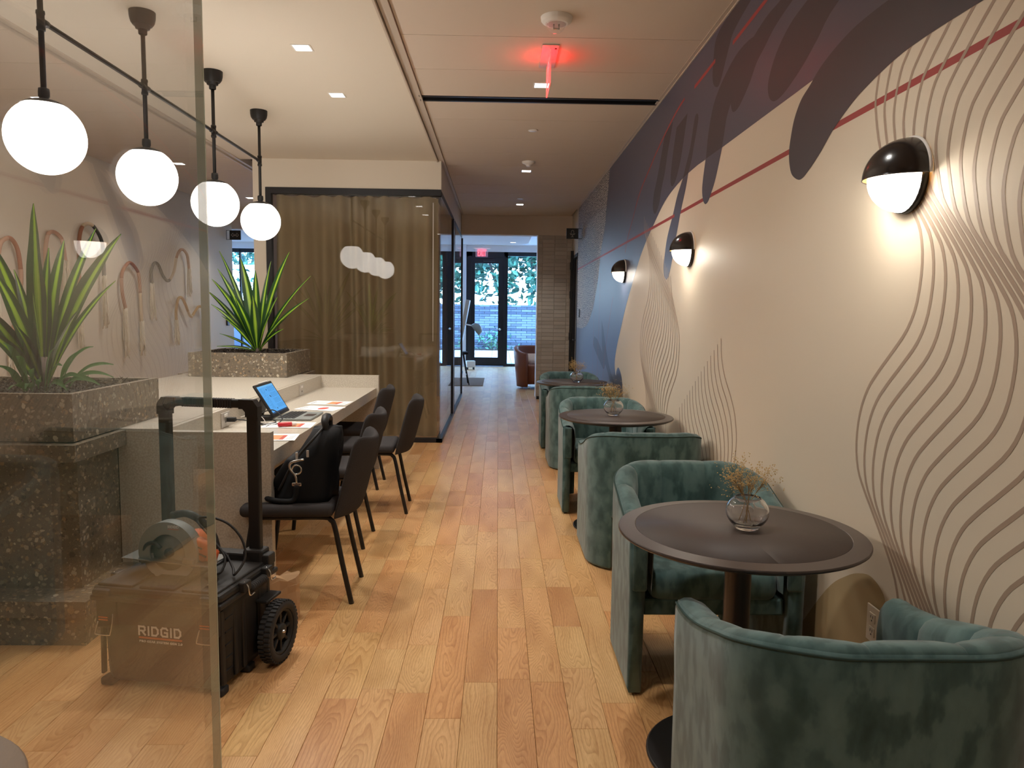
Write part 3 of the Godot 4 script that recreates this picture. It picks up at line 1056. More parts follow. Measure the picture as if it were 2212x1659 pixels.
# ---------------------------------------------------------------- far lounge and storefront
func build_far_room() -> void:
	var c := struct("ceiling")
	part(c, "upper_ceiling", box(Vector3(-9.7, 3.2, -12.4), Vector3(3.3, 3.3, -19.9)), M.far_white)
	var cloud := PackedVector2Array()
	for k in 9:                              # rounded corner of the lowered ceiling
		var a := k * PI / 2 / 8
		cloud.append(Vector2(0.63 - 0.45 + 0.45 * sin(a), -15.85 - 0.45 * cos(a)))
	cloud.append_array(PackedVector2Array([Vector2(0.63, -12.45), Vector2(-9.6, -12.45), Vector2(-9.6, -16.3)]))
	var st := st_new(false)
	add_prism(st, cloud, 0.22, Transform3D(Basis(Vector3(1, 0, 0), Vector3(0, 0, 1), Vector3(0, 1, 0)), Vector3(0, 2.90, 0)))
	part(c, "lowered_ceiling", st_end(st), M.far_white)
	var wr := struct("wall_lounge")
	part(wr, "wall_body", box(Vector3(3.2, 0, -12.2), Vector3(3.4, 3.42, -19.9)), M.far_white)
	part(wr, "wall_body", box(Vector3(1.3, 0, -12.3), Vector3(3.3, 3.42, -12.46)), M.far_white)
	part(wr, "column", rb(0.17, 3.2, 0.2, 0.004), M.far_white, Vector3(-0.935, 1.6, -19.74))
	# storefront
	var d := struct("door_1")
	var f := st_new(false)
	var z0 := FAR_Z + 0.04
	var z1 := FAR_Z - 0.06
	for q in [[-0.85, 0.0, -0.70, 3.03], [0.15, 0.0, 0.25, 3.03], [-0.85, 2.88, 0.25, 3.03]]:
		add_box(f, Vector3(q[0], q[1], z0), Vector3(q[2], q[3], z1))
	for q in [[-0.80, 0.02, -0.72, 2.92], [0.15, 0.02, 0.19, 2.92]]:
		add_box(f, Vector3(q[0], q[1], z0 + 0.03), Vector3(q[2], q[3], z0))
	part(d, "door_frame", st_end(f), M.dark_frame)
	var l := st_new(false)
	for q in [[-0.70, 0.01, -0.62, 2.88], [0.0, 0.01, 0.15, 2.88], [-0.62, 0.01, 0.0, 0.235], [-0.62, 2.73, 0.0, 2.88]]:
		add_box(l, Vector3(q[0], q[1], z0 - 0.02), Vector3(q[2], q[3], z1 + 0.02))
	part(d, "door_leaf", st_end(l), M.dark_frame)
	glass_pane(d, Vector3(-0.62, 0.235, FAR_Z), Vector3(0.0, 2.73, FAR_Z - 0.01))
	part(d, "door_knob", lathe([[Vector2(0.0, 0.0), Vector2(0.03, 0.01), Vector2(0.035, 0.03), Vector2(0.0, 0.05)]], 12), M.chrome, Vector3(0.06, 0.99, z0), Vector3(PI / 2, 0, 0))
	part(d, "door_pull", tube([Vector3(-0.04, 1.01, z0 + 0.06), Vector3(0.06, 0.99, z0 + 0.06)], 0.012), M.chrome)
	part(d, "door_closer", rb(0.3, 0.05, 0.06, 0.006), M.dark_frame, Vector3(-0.25, 2.80, z0 + 0.04))
	var w2 := struct("window_2")
	var g := st_new(false)
	for q in [[0.25, 0.0, 3.2, 0.07], [0.25, 2.93, 3.2, 3.03], [1.75, 0.0, 1.81, 3.0]]:
		add_box(g, Vector3(q[0], q[1], z0), Vector3(q[2], q[3], z1))
	part(w2, "frame", st_end(g), M.dark_frame)
	glass_pane(w2, Vector3(0.25, 0.07, FAR_Z), Vector3(3.2, 2.93, FAR_Z - 0.01))
	var w3 := struct("window_3")
	var h := st_new(false)
	for q in [[-9.6, 0.0, -0.85, 0.07], [-9.6, 2.93, -1.02, 3.03], [-2.5, 0.0, -2.44, 3.0], [-4.3, 0.0, -4.24, 3.0], [-6.1, 0.0, -6.04, 3.0], [-6.82, 0.0, -6.78, 3.0], [-7.9, 0.0, -7.84, 3.0]]:
		add_box(h, Vector3(q[0], q[1], z0), Vector3(q[2], q[3], z1))
	part(w3, "frame", st_end(h), M.dark_frame)
	glass_pane(w3, Vector3(-9.6, 0.07, FAR_Z), Vector3(-1.02, 2.93, FAR_Z - 0.01))
	var top := struct("wall_front")
	part(top, "wall_body", box(Vector3(-9.8, 3.03, FAR_Z + 0.05), Vector3(3.4, 3.5, FAR_Z - 0.1)), M.far_white)
	# brown tub chair behind the pier
	var t := thing("tub_armchair", "brown leather tub chair by the far window, half behind the tiled pier", "armchair", Vector3(0.70, 0, -14.1), 0.35)
	tub_chair(t)
	var cu := thing("throw_pillow", "pale printed pillow lying in the brown leather tub chair", "pillow", Vector3(0.74, 0.55, -14.15), 0.3)
	var ps := st_new()
	add_rb(ps, 0.42, 0.12, 0.36, 0.058, 4, Transform3D(Basis(Vector3.RIGHT, 0.35), Vector3.ZERO))
	part(cu, "pillow_cover", st_end(ps), M.cushion_print)
	# slim chair or easel-like stool beside the glass room, with a hat on its arm
	build_far_props()


func tub_chair(t: Node3D) -> void:
	var rings := []
	for i in 33:
		var a := lerpf(-2.35, 2.35, i / 32.0)
		var q := absf(a) / 2.35
		var hgt := 0.80 - 0.12 * smoothstep(0.35, 1.0, q)
		var d := Vector3(sin(a), 0, -cos(a))
		var ro := 0.40
		var ring := []
		for p in [[ro - 0.07, 0.04], [ro, hgt - 0.03], [ro - 0.02, hgt], [ro - 0.07, hgt], [ro - 0.09, hgt - 0.03], [ro - 0.12, 0.30], [ro - 0.10, 0.04]]:
			ring.append(d * p[0] + Vector3.UP * p[1])
		rings.append(ring)
	var st := st_new()
	add_loft(st, rings, true, true)
	part(t, "shell", st_end(st), M.leather)
	var s := st_new()
	add_lathe(s, [Vector2(0, 0.1), Vector2(0.27, 0.1), Vector2(0.285, 0.3), Vector2(0.29, 0.42), Vector2(0.25, 0.46), Vector2(0, 0.46)], 28)
	part(t, "seat_cushion", st_end(s), M.leather)
	for k in 4:
		part(t, "foot", lathe([[Vector2(0, 0), Vector2(0.018, 0), Vector2(0.018, 0.05), Vector2(0, 0.05)]], 10), M.chrome, Vector3(0.24, 0, 0).rotated(Vector3.UP, k * PI / 2 + PI / 4))


func build_far_props() -> void:
	var rug := thing("rug", "flat taupe woven rug on the floor beside the far glass door", "rug", Vector3(-0.77, 0, -15.2))
	part(rug, "rug_weave", rb(0.98, 0.012, 1.75, 0.005), M.rug, Vector3(0, 0.007, 0))
	var fr := st_new(false)
	for k in 60:
		for e in [-1, 1]:
			var x := -0.48 + k * 0.0163
			add_box(fr, Vector3(x, 0.001, e * 0.875), Vector3(x + 0.006, 0.005, e * 0.91))
	part(rug, "fringe", st_end(fr), M.cotton).set_meta("kind", "stuff")
	var ch := thing("side_chair", "black chair with thin legs standing on the taupe rug", "chair", Vector3(-0.80, 0, -14.6), PI / 2 + 0.1)
	for q in [[-0.2, 0.2], [0.2, 0.2], [-0.2, -0.2], [0.2, -0.2]]:
		part(ch, "leg", tube([Vector3(q[0], 0, q[1] * 1.15), Vector3(q[0] * 0.9, 0.62, q[1] * 0.6)], 0.011, 6), M.black_metal)
	part(ch, "seat", rb(0.42, 0.05, 0.42, 0.02, 3), M.bag_nylon, Vector3(0, 0.63, 0.0))
	part(ch, "backrest", rb(0.42, 0.36, 0.06, 0.025, 3), M.bag_nylon, Vector3(0, 0.86, -0.22), Vector3(-0.2, 0, 0))
	for y in [0.2, 0.26, 0.32]:
		part(ch, "stretcher", tube([Vector3(-0.2, y, 0.19), Vector3(0.2, y, 0.19)], 0.007, 6), M.black_metal)
	var ea := thing("display_stand", "tilted pale grey board on a stand behind the black chair", "stand", Vector3(-0.93, 0, -17.2))
	part(ea, "board", rb(0.09, 1.35, 0.5, 0.006), M.plate_steel, Vector3(0.12, 1.05, 0), Vector3(0, 0, -0.18))
	part(ea, "arm", tube([Vector3(0.1, 1.17, 0.1), Vector3(0.36, 1.12, 0.1)], 0.016, 8), M.white_plastic)
	part(ea, "foot_bar", rb(0.3, 0.05, 0.5, 0.01), M.black_metal, Vector3(-0.03, 0.025, 0))
	part(ea, "strut", tube([Vector3(-0.12, 0.05, 0), Vector3(0.06, 1.0, 0)], 0.015, 8), M.black_metal)
	var hat := thing("cap", "grey and black cap hanging from the arm of the pale stand", "cap", Vector3(-0.53, 1.0, -17.08), 0.0)
	var hs := st_new()
	add_lathe(hs, [Vector2(0.145, 0), Vector2(0.15, 0.03), Vector2(0.13, 0.11), Vector2(0.08, 0.16), Vector2(0, 0.175)], 20, Transform3D(Basis(Vector3.BACK, -0.9), Vector3(0, 0.02, 0)))
	part(hat, "crown", st_end(hs), M.guard_grey)
	part(hat, "brim", rb(0.16, 0.012, 0.2, 0.005), M.black_plastic, Vector3(0.10, -0.10, 0), Vector3(0, 0, -1.1))
	var bx := thing("small_box", "small white box on legs on the floor by the far door", "box", Vector3(-0.68, 0, -18.6), 0.25)
	part(bx, "case", rb(0.22, 0.16, 0.16, 0.008), M.white_plastic, Vector3(0, 0.14, 0))
	for q in [[-0.08, 0.05], [0.08, 0.05], [-0.08, -0.05], [0.08, -0.05]]:
		part(bx, "foot", rb(0.025, 0.06, 0.025, 0.004), M.black_plastic, Vector3(q[0], 0.03, q[1]))


# ---------------------------------------------------------------- courtyard
func leaf_cloud(parent: Node, n: String, count: int, centre: Vector3, size: Vector3, ls: float, m: Material, sd: int, keep := 0.0) -> void:
	var r := RandomNumberGenerator.new()
	r.seed = sd
	var st := st_new(false)
	var pts := [Vector3(0, -0.5, 0), Vector3(0.22, 0, 0.04), Vector3(0, 0.5, 0), Vector3(-0.22, 0, 0.04)]
	tri(st, pts[0], pts[1], pts[2])
	tri(st, pts[0], pts[2], pts[3])
	var mm := MultiMesh.new()
	mm.transform_format = MultiMesh.TRANSFORM_3D
	mm.use_colors = true
	mm.mesh = st_end(st)
	mm.instance_count = count
	for i in count:
		var p := Vector3(r.randfn(), r.randfn(), r.randfn()) * 0.42
		var cl := Vector3(floorf(p.x * 3.0), floorf(p.y * 3.0), floorf(p.z * 2.0)) / 3.0      # clumps with gaps between
		p = p.lerp(cl + Vector3(0.16, 0.16, 0.16), keep)
		var b := Basis.from_euler(Vector3(r.randf_range(-1.2, 1.2), r.randf() * TAU, r.randf() * TAU)).scaled(Vector3.ONE * ls * r.randf_range(0.6, 1.4))
		mm.set_instance_transform(i, Transform3D(b, centre + p * size))
		var t := r.randf_range(0.5, 1.3)
		mm.set_instance_color(i, Color(t, t * r.randf_range(0.9, 1.1), t))
	var o := MultiMeshInstance3D.new()
	o.name = n
	o.multimesh = mm
	o.material_override = m
	o.set_meta("kind", "stuff")
	parent.add_child(o, true)


func build_outside() -> void:
	var g := struct("ground")
	part(g, "paving_bed", box(Vector3(-24, -0.14, -19.95), Vector3(16, -0.03, -60)), M.mortar)
	var pr := RandomNumberGenerator.new()
	pr.seed = 9
	var stone := rb(0.59, 0.05, 0.59, 0.008)
	for i in range(-3, 6):
		for j in 14:
			part(g, "paving_slab", stone, M.paving, Vector3(i * 0.6 - 0.5, -0.03 + pr.randf() * 0.004, -20.3 - j * 0.6))
	part(g, "planting_bed", box(Vector3(-12, -0.02, -28.5), Vector3(8, 0.03, -28.98)), M.soil)
	var w := struct("wall_courtyard")
	part(w, "wall_core", box(Vector3(-14, -0.1, -29.06), Vector3(10, 1.74, -29.3)), M.mortar)
	var brick := rb(0.40, 0.082, 0.1, 0.006)
	for row in 19:
		for k in 14:
			var x := -3.0 + k * 0.412 + (0.206 if row % 2 else 0.0)
			var tone := 2 if row in [17, 15, 8, 2] else (0 if pr.randf() < 0.5 else 1)
			part(w, "brick", brick, M["brick_%d" % tone], Vector3(x, 0.045 + row * 0.0925, -29.04 + pr.randf() * 0.006))
	for q in [[-14.0, -3.25], [3.2, 10.0]]:
		part(w, "plain_courses", box(Vector3(q[0], 0, -29.0), Vector3(q[1], 1.76, -29.1)), M.brick_0)
	# trees beyond the wall
	var spots := [[2.6, 4.6, -34.0, 4.6, 3.6, 5200, 1], [0.2, 5.9, -35.5, 4.4, 3.0, 3800, 2], [-2.6, 4.0, -35.0, 3.4, 3.2, 3000, 3], [-9.6, 4.2, -34.0, 5.0, 3.2, 2400, 4], [5.5, 4.5, -38.0, 5.0, 4.0, 1800, 5]]
	var says := ["tall leafy tree beyond the courtyard wall, right of the glass door", "leafy tree with a gap of bright sky below, seen through the glass door", "leafy tree beyond the courtyard wall, left of the white column", "leafy tree seen through the narrow window left of the glass room", "hazy leafy tree standing farthest back, behind the right window"]
	for k in spots.size():
		var s: Array = spots[k]
		var t := thing("tree", says[k], "tree", Vector3(s[0], 0, s[2]), 0.0, "trees beyond the courtyard wall")
		part(t, "trunk", tube([Vector3(0, -0.1, 0), Vector3(0.1, 1.8, 0), Vector3(-0.1, s[1] - 0.5, 0.1)], [0.2, 0.15, 0.08], 8), M.bark)
		part(t, "branch", tube([Vector3(0, 1.9, 0), Vector3(-1.0, s[1] - 1.0, 0.3), Vector3(-1.7, s[1] + 0.2, 0.4)], [0.09, 0.06, 0.03], 6), M.bark)
		leaf_cloud(t, "foliage", s[5], Vector3(0, s[1], 0), Vector3(s[3], s[4], 2.4), 0.36, M.tree_leaf, 100 + k, 0.25)
	var sh := thing("shrub", "low bright green leafy plant at the foot of the courtyard wall", "plant", Vector3(-0.25, 0, -28.7))
	for k in 7:
		part(sh, "stem", tube([Vector3(0, 0, 0), Vector3(sin(k * 2.1) * 0.3, 0.3, cos(k * 2.1) * 0.1), Vector3(sin(k * 2.1) * 0.5, 0.42, cos(k * 2.1) * 0.12)], 0.008, 5), M.leaf_green)
	leaf_cloud(sh, "foliage", 160, Vector3(0.05, 0.34, 0), Vector3(0.9, 0.5, 0.3), 0.17, M.tree_leaf, 140)
	var aw := thing("awning", "white slatted canopy outside the narrow window behind the far plant", "canopy", Vector3(-10.2, 0, -27.0))
	for k in 3:
		part(aw, "slat", rb(3.4, 0.14, 0.5, 0.01), M.far_white, Vector3(0, 2.35 + k * 0.32, -k * 0.3))
	for x in [-1.6, 1.6]:
		part(aw, "post", rb(0.09, 3.1, 0.09, 0.005), M.dark_frame, Vector3(x, 1.5, -0.3))


# ---------------------------------------------------------------- lamps
func omni(parent: Node3D, at: Vector3, c: Color, e: float, size: float) -> void:
	var l := OmniLight3D.new()
	l.name = "bulb"
	l.light_color = c
	l.light_energy = e
	l.light_size = size
	l.omni_range = 30.0
	l.omni_attenuation = 2.0
	l.shadow_enabled = true
	parent.add_child(l, true)
	l.position = at


func build_lights() -> void:
	# pendant: one pipe frame that carries four globes
	var p := thing("pendant_light", "black pipe ceiling fixture carrying four glowing white globes over the island", "pendant light", Vector3(-1.93, CEIL, -4.7))
	var zs := [-3.27, -4.187, -5.167, -6.135]
	part(p, "cross_bar", tube([Vector3(0, -0.392, 1.43), Vector3(0, -0.392, -1.435)], 0.0105, 12), M.black_metal)
	for z in zs:
		var dz: float = z + 4.7
		part(p, "canopy", lathe([[Vector2(0.018, -0.118), Vector2(0.022, -0.116), Vector2(0.023, -0.092)], [Vector2(0.023, -0.092), Vector2(0.036, -0.088), Vector2(0.038, -0.074), Vector2(0.048, -0.072)], [Vector2(0.048, -0.072), Vector2(0.060, -0.055), Vector2(0.066, -0.03), Vector2(0.067, 0.0)]], 28), M.black_metal, Vector3(0, 0, dz))
		part(p, "rod", tube([Vector3(0, -0.1, dz), Vector3(0, -0.70, dz)], 0.0115, 12), M.black_metal)
		part(p, "coupling", lathe([[Vector2(0.012, -0.042), Vector2(0.017, -0.040), Vector2(0.018, -0.028), Vector2(0.0155, -0.024), Vector2(0.0155, 0.024), Vector2(0.018, 0.028), Vector2(0.017, 0.040), Vector2(0.012, 0.042)]], 16), M.black_metal, Vector3(0, -0.392, dz))
		for e in [1, -1]:
			if (z == zs[0] and e > 0) or (z == zs[3] and e < 0):
				continue
			part(p, "collar", lathe([[Vector2(0.0105, -0.02), Vector2(0.015, -0.018), Vector2(0.015, 0.018), Vector2(0.0105, 0.02)]], 14), M.black_metal, Vector3(0, -0.392, dz + e * 0.026), Vector3(PI / 2, 0, 0))
		part(p, "fitter", lathe([[Vector2(0.013, -0.665), Vector2(0.021, -0.668), Vector2(0.0225, -0.68), Vector2(0.0225, -0.70), Vector2(0.019, -0.705), Vector2(0.019, -0.735)]], 16), M.black_metal, Vector3(0, 0, dz))
		var cap := []
		for k in 7:
			var t := k * 0.62 / 6
			cap.append(Vector2(0.158 * sin(0.62 - t), -0.868 + 0.158 * cos(0.62 - t)))
		part(p, "globe_cap", lathe([cap], 32), M.black_metal, Vector3(0, 0, dz))
		var s := SphereMesh.new()
		s.radius = 0.155
		s.height = 0.31
		s.radial_segments = 48
		s.rings = 24
		part(p, "globe", s, M.globe_glow, Vector3(0, -0.868, dz))
		omni(p, Vector3(0, -0.868, dz), Color(1.0, 0.985, 0.96), 0.46, 0.14)
	# wall sconces
	var says := ["black domed wall sconce nearest the camera, above the front table", "middle black domed wall sconce beside the dark mural finger", "farthest and smallest black domed wall sconce, on the blue part of the mural"]
	var sz := [-2.185, -4.66, -7.08]
	for k in 3:
		sconce(says[k], Vector3(WALL_X - 0.001, 1.815, sz[k]))
	# square recessed downlights
	downlight(Vector3(-1.204, CEIL, -4.685), "square recessed downlight in the plaster ceiling, the nearer of the two in view", 0.94)
	downlight(Vector3(-1.204, CEIL, -5.661), "square recessed downlight in the plaster ceiling, the farther of the two in view", 0.94)
	downlight(Vector3(-1.204, CEIL, -3.72), "square recessed downlight mirrored in the curtain glass, first in the plaster ceiling", 0.94)
	downlight(Vector3(0.287, CEIL, -5.336), "square recessed downlight directly behind the red lit sign blade", 0.94)
	downlight(Vector3(0.299, CEIL, -8.459), "square recessed downlight in the corridor ceiling just beyond the small smoke detector", 0.94)
	downlight(Vector3(0.301, CEIL, -11.003), "farthest square recessed downlight in the corridor ceiling, near the header", 0.94)
	downlight(Vector3(0.29, CEIL, -2.25), "square recessed downlight over the front table, above the frame", 0.94)
	downlight(Vector3(-3.507, CEIL, -8.361), "square recessed downlight in the left ceiling, seen through the foreground glass", 0.8)
	downlight(Vector3(-3.531, CEIL, -10.78), "square recessed downlight in the left ceiling beside the fourth globe", 0.8)
	downlight(Vector3(-3.51, CEIL, -5.9), "square recessed downlight in the left ceiling above the first rope hanging", 0.8)
	downlight(Vector3(0.29, CEIL, 0.6), "square recessed downlight in the corridor ceiling behind the camera", 0.9)
	downlight(Vector3(-1.2, CEIL, -0.8), "square recessed downlight in the plaster ceiling behind the foreground glass", 0.9)
	var far := [[0.30, -14.2, "round downlight in the far lowered ceiling, nearer of the two"], [0.30, -15.75, "round downlight in the far lowered ceiling, nearer the exit door"]]
	for f in far:
		var d := thing("ceiling_spot", f[2], "downlight", Vector3(f[0], 2.90, f[1]), 0.0, "round downlights in the lounge")
		part(d, "trim_ring", lathe([[Vector2(0.055, -0.001), Vector2(0.06, -0.004), Vector2(0.072, -0.003), Vector2(0.073, 0.002)]], 24), M.white_plastic)
		part(d, "lens", lathe([[Vector2(0, -0.002), Vector2(0.056, -0.002)]], 24), M.far_downlight_glow)
		spot(d, Vector3(0, -0.012, 0), 0.6, Color(1, 0.98, 0.95))


func spot(parent: Node3D, at: Vector3, e: float, c: Color) -> void:
	var l := SpotLight3D.new()
	l.name = "lamp"
	l.light_color = c
	l.light_energy = e
	l.light_size = 0.05
	l.spot_angle = 58.0
	l.spot_angle_attenuation = 0.8
	l.spot_range = 30.0
	l.spot_attenuation = 2.0
	l.shadow_enabled = true
	parent.add_child(l, true)
	l.position = at
	l.rotation.x = -PI / 2


func downlight(at: Vector3, label: String, e: float) -> void:
	var d := thing("ceiling_downlight", label, "downlight", at, 0.0, "square recessed downlights")
	var st := st_new(false)
	for q in [[-0.058, -0.058, 0.058, -0.048], [-0.058, 0.048, 0.058, 0.058], [-0.058, -0.048, -0.048, 0.048], [0.048, -0.048, 0.058, 0.048]]:
		add_box(st, Vector3(q[0], -0.003, q[1]), Vector3(q[2], 0.003, q[3]))
	part(d, "trim_frame", st_end(st), M.white_plastic)
	part(d, "lens", box(Vector3(-0.048, -0.0025, -0.048), Vector3(0.048, 0.001, 0.048)), M.downlight_glow)
	spot(d, Vector3(0, -0.014, 0), e * 1.85, Color(1.0, 0.985, 0.96))


func sconce(label: String, at: Vector3) -> void:
	var o := thing("wall_sconce", label, "wall light", at, -PI / 2, "sconces on the mural wall")
	# local z points away from the wall
	var disc := st_new()
	add_lathe(disc, [Vector2(0, 0.0), Vector2(0.098, 0.0), Vector2(0.100, 0.004), Vector2(0.100, 0.016), Vector2(0.094, 0.02), Vector2(0, 0.02)], 40, Transform3D(Basis(Vector3.RIGHT, PI / 2), Vector3.ZERO))
	part(o, "back_plate", st_end(disc), M.black_metal)
	var rim := []
	for k in 25:
		var t := PI * k / 24
		rim.append(Vector3(cos(t) * 0.117, sin(t) * 0.117, 0.006))
	part(o, "plate_edge", tube(rim, 0.005, 8), M.white_plastic)
	var g := st_new()
	half_dome(g, 0.096, 0.098, -PI / 2, PI / 2, 0.018)
	part(o, "glass_globe", st_end(g), M.sconce_glow)
	var s := st_new()
	half_dome(s, 0.117, 0.122, 0.0, PI / 2, 0.008)
	part(o, "shade", st_end(s), M.black_gloss)
	var si := st_new()
	half_dome(si, 0.1145, 0.1195, 0.005, PI / 2, 0.008)
	part(o, "shade_lining", st_end(si), M.brass)
	var lip := []
	for k in 33:
		var t := PI * k / 32
		lip.append(Vector3(cos(t) * 0.116, 0.001, 0.008 + sin(t) * 0.121))
	part(o, "shade_lip", tube(lip, 0.0022, 6), M.black_gloss)
	omni(o, Vector3(0, -0.03, 0.055), Color(1.0, 0.96, 0.90), 0.17, 0.035)


# part of a half ball that bulges along +z; e0..e1 is the range of height angle
func half_dome(st: SurfaceTool, r: float, depth: float, e0: float, e1: float, z0: float) -> void:
	var rows := []
	for i in 17:
		var e := lerpf(e0, e1, i / 16.0)
		var row := []
		for j in 33:
			var a := PI * j / 32.0
			row.append(Vector3(cos(a) * cos(e) * r, sin(e) * r, z0 + sin(a) * cos(e) * depth))
		rows.append(row)
	for i in 16:
		for j in 32:
			quad(st, rows[i][j + 1], rows[i][j], rows[i + 1][j], rows[i + 1][j + 1])


# ---------------------------------------------------------------- island
func build_island() -> void:
	for e in 2:
		var z0 := -3.08 if e == 0 else -7.16       # outer end
		var z1 := -3.506 if e == 0 else -6.662     # side that meets the desk
		var s := -1.0 if e == 0 else 1.0
		var p := thing("terrazzo_pedestal", ["grey terrazzo pedestal with a ledge and plinth at the near end of the island", "grey terrazzo pedestal under the far planter, behind the desk end"][e], "counter", Vector3(-2.3, 0, (z0 + z1) / 2))
		var at := -p.position
		part(p, "ledge", box(Vector3(-2.86, 0.768, z0), Vector3(-1.758, 0.84, z1)), M.terrazzo, at)
		part(p, "body", box(Vector3(-2.82, 0.17, z0 + s * 0.085), Vector3(-1.80, 0.768, z1)), M.terrazzo, at)
		part(p, "plinth", box(Vector3(-2.9, 0.125, z0 - s * 0.07), Vector3(-1.70, 0.195, z1)), M.terrazzo, at)
		part(p, "base_course", box(Vector3(-2.88, 0.0, z0 - s * 0.055), Vector3(-1.715, 0.125, z1)), M.terrazzo, at)
	for e in 2:
		var z0 := -3.132 if e == 0 else -6.31
		var z1 := -3.93 if e == 0 else -7.103
		var p := thing("planter_box", ["grey terrazzo planter box behind the foreground glass, on the near end of the island", "grey terrazzo planter box on the far end of the island by the curtain"][e], "planter", Vector3(-2.2, 0.846, (z0 + z1) / 2))
		var at := -p.position
		var st := st_new(false)
		add_box(st, Vector3(-2.62, 0.846, z0), Vector3(-1.79, 1.05, z0 - 0.028))
		add_box(st, Vector3(-2.62, 0.846, z1 + 0.028), Vector3(-1.79, 1.05, z1))
		add_box(st, Vector3(-2.62, 0.846, z0 - 0.028), Vector3(-2.592, 1.05, z1 + 0.028))
		add_box(st, Vector3(-1.818, 0.846, z0 - 0.028), Vector3(-1.79, 1.05, z1 + 0.028))
		part(p, "walls", st_end(st), M.terrazzo, at)
		part(p, "soil", box(Vector3(-2.592, 0.88, z0 - 0.028), Vector3(-1.818, 1.02, z1 + 0.028)), M.soil, at)
		moss(p, at, z0 - 0.05, z1 + 0.05, 60 + e)
	# desk that joins the two ends
	var d := thing("desk", "long pale quartz work desk with raised ends and a back ledge", "desk", Vector3(-1.5, 0, -5.08))
	var at := -d.position
	part(d, "desktop", box(Vector3(-1.60, 0.657, -3.56), Vector3(-1.08, 0.735, -6.60)), M.quartz, at)
	part(d, "end_panel", box(Vector3(-1.797, 0, -3.508), Vector3(-1.078, 0.832, -3.558)), M.quartz, at)
	part(d, "end_panel", box(Vector3(-1.797, 0, -6.60), Vector3(-1.06, 0.846, -6.655)), M.quartz, at)
	part(d, "upstand", box(Vector3(-1.57, 0.735, -3.558), Vector3(-1.60, 0.842, -6.60)), M.quartz, at)
	part(d, "back_ledge", box(Vector3(-2.78, 0.80, -3.510), Vector3(-1.596, 0.8445, -6.66)), M.quartz, at)
	part(d, "core", box(Vector3(-2.74, 0.0, -3.56), Vector3(-1.66, 0.80, -6.60)), M.void, at)
	for k in 7:
		part(d, "modesty_board", rb(0.02, 0.088, 3.03, 0.002), M.rope_sand, at + Vector3(-1.645, 0.055 + k * 0.0925, -5.08))
	# outlets set in the upstand
	var says := ["square outlet plate with a charger plugged in, behind the toolbox handle", "square outlet plate in the desk upstand beyond the laptop"]
	var oz := [-4.265, -5.93]
	for k in 2:
		var o := thing("outlet_plate", says[k], "outlet", Vector3(-1.57, 0.782, oz[k]), PI / 2)
		part(o, "cover", rb(0.125, 0.084, 0.006, 0.002), M.plate_steel, Vector3(0, 0, 0.003))
		part(o, "usb_block", rb(0.045, 0.018, 0.004, 0.001), M.white_plastic, Vector3(0, 0.024, 0.007))
		for q in [-0.02, 0.02]:
			part(o, "socket_slot", rb(0.004, 0.012, 0.002, 0.0005), M.void, Vector3(q * 0.4, -0.012, 0.0065))
	# small paper bag behind the toolbox
	var b := thing("paper_bag", "small crumpled brown paper bag on the floor behind the toolbox wheel", "bag", Vector3(-0.99, 0, -3.32), 0.3)
	var rings := []
	var r := RandomNumberGenerator.new()
	r.seed = 8
	for i in 9:
		var y := i * 0.025
		var ring := []
		for k in 16:
			var a := TAU * k / 16
			var sq := pow(pow(absf(cos(a)), 4.0) + pow(absf(sin(a)), 4.0), -0.25)
			var rad := 1.0 + r.randf_range(-0.08, 0.08)
			ring.append(Vector3(cos(a) * sq * 0.085 * rad, y + r.randf_range(-0.006, 0.006) * i * 0.4, -sin(a) * sq * lerpf(0.055, 0.03, i / 8.0) * rad))
		rings.append(ring)
	var bs := st_new(false)
	add_loft(bs, rings, true, true)
	part(b, "bag_body", st_end(bs), M.kraft_paper)
	for k in 5:
		part(b, "printed_mark", rb(0.007 + 0.004 * (k % 2), 0.05, 0.0015, 0.0004), M.table_inset, Vector3(-0.03 + k * 0.013, 0.06, 0.058))


func moss(p: Node3D, at: Vector3, z0: float, z1: float, sd: int) -> void:
	var r := RandomNumberGenerator.new()
	r.seed = sd
	var st := st_new(false)
	for i in 1500:
		var c := Vector3(r.randf_range(-2.57, -1.84), 1.015 + r.randf() * 0.035, r.randf_range(z0, z1))
		var d := Vector3(r.randfn(), absf(r.randfn()) * 0.7, r.randfn()).normalized() * r.randf_range(0.012, 0.034)
		var s := d.cross(Vector3(r.randfn(), r.randfn(), r.randfn())).normalized() * 0.0028
		tri(st, c - s, c + s, c + d)
		tri(st, c - s + Vector3.UP * 0.003, c + d, c + s)
	part(p, "moss", st_end(st), M.moss, at).set_meta("kind", "stuff")


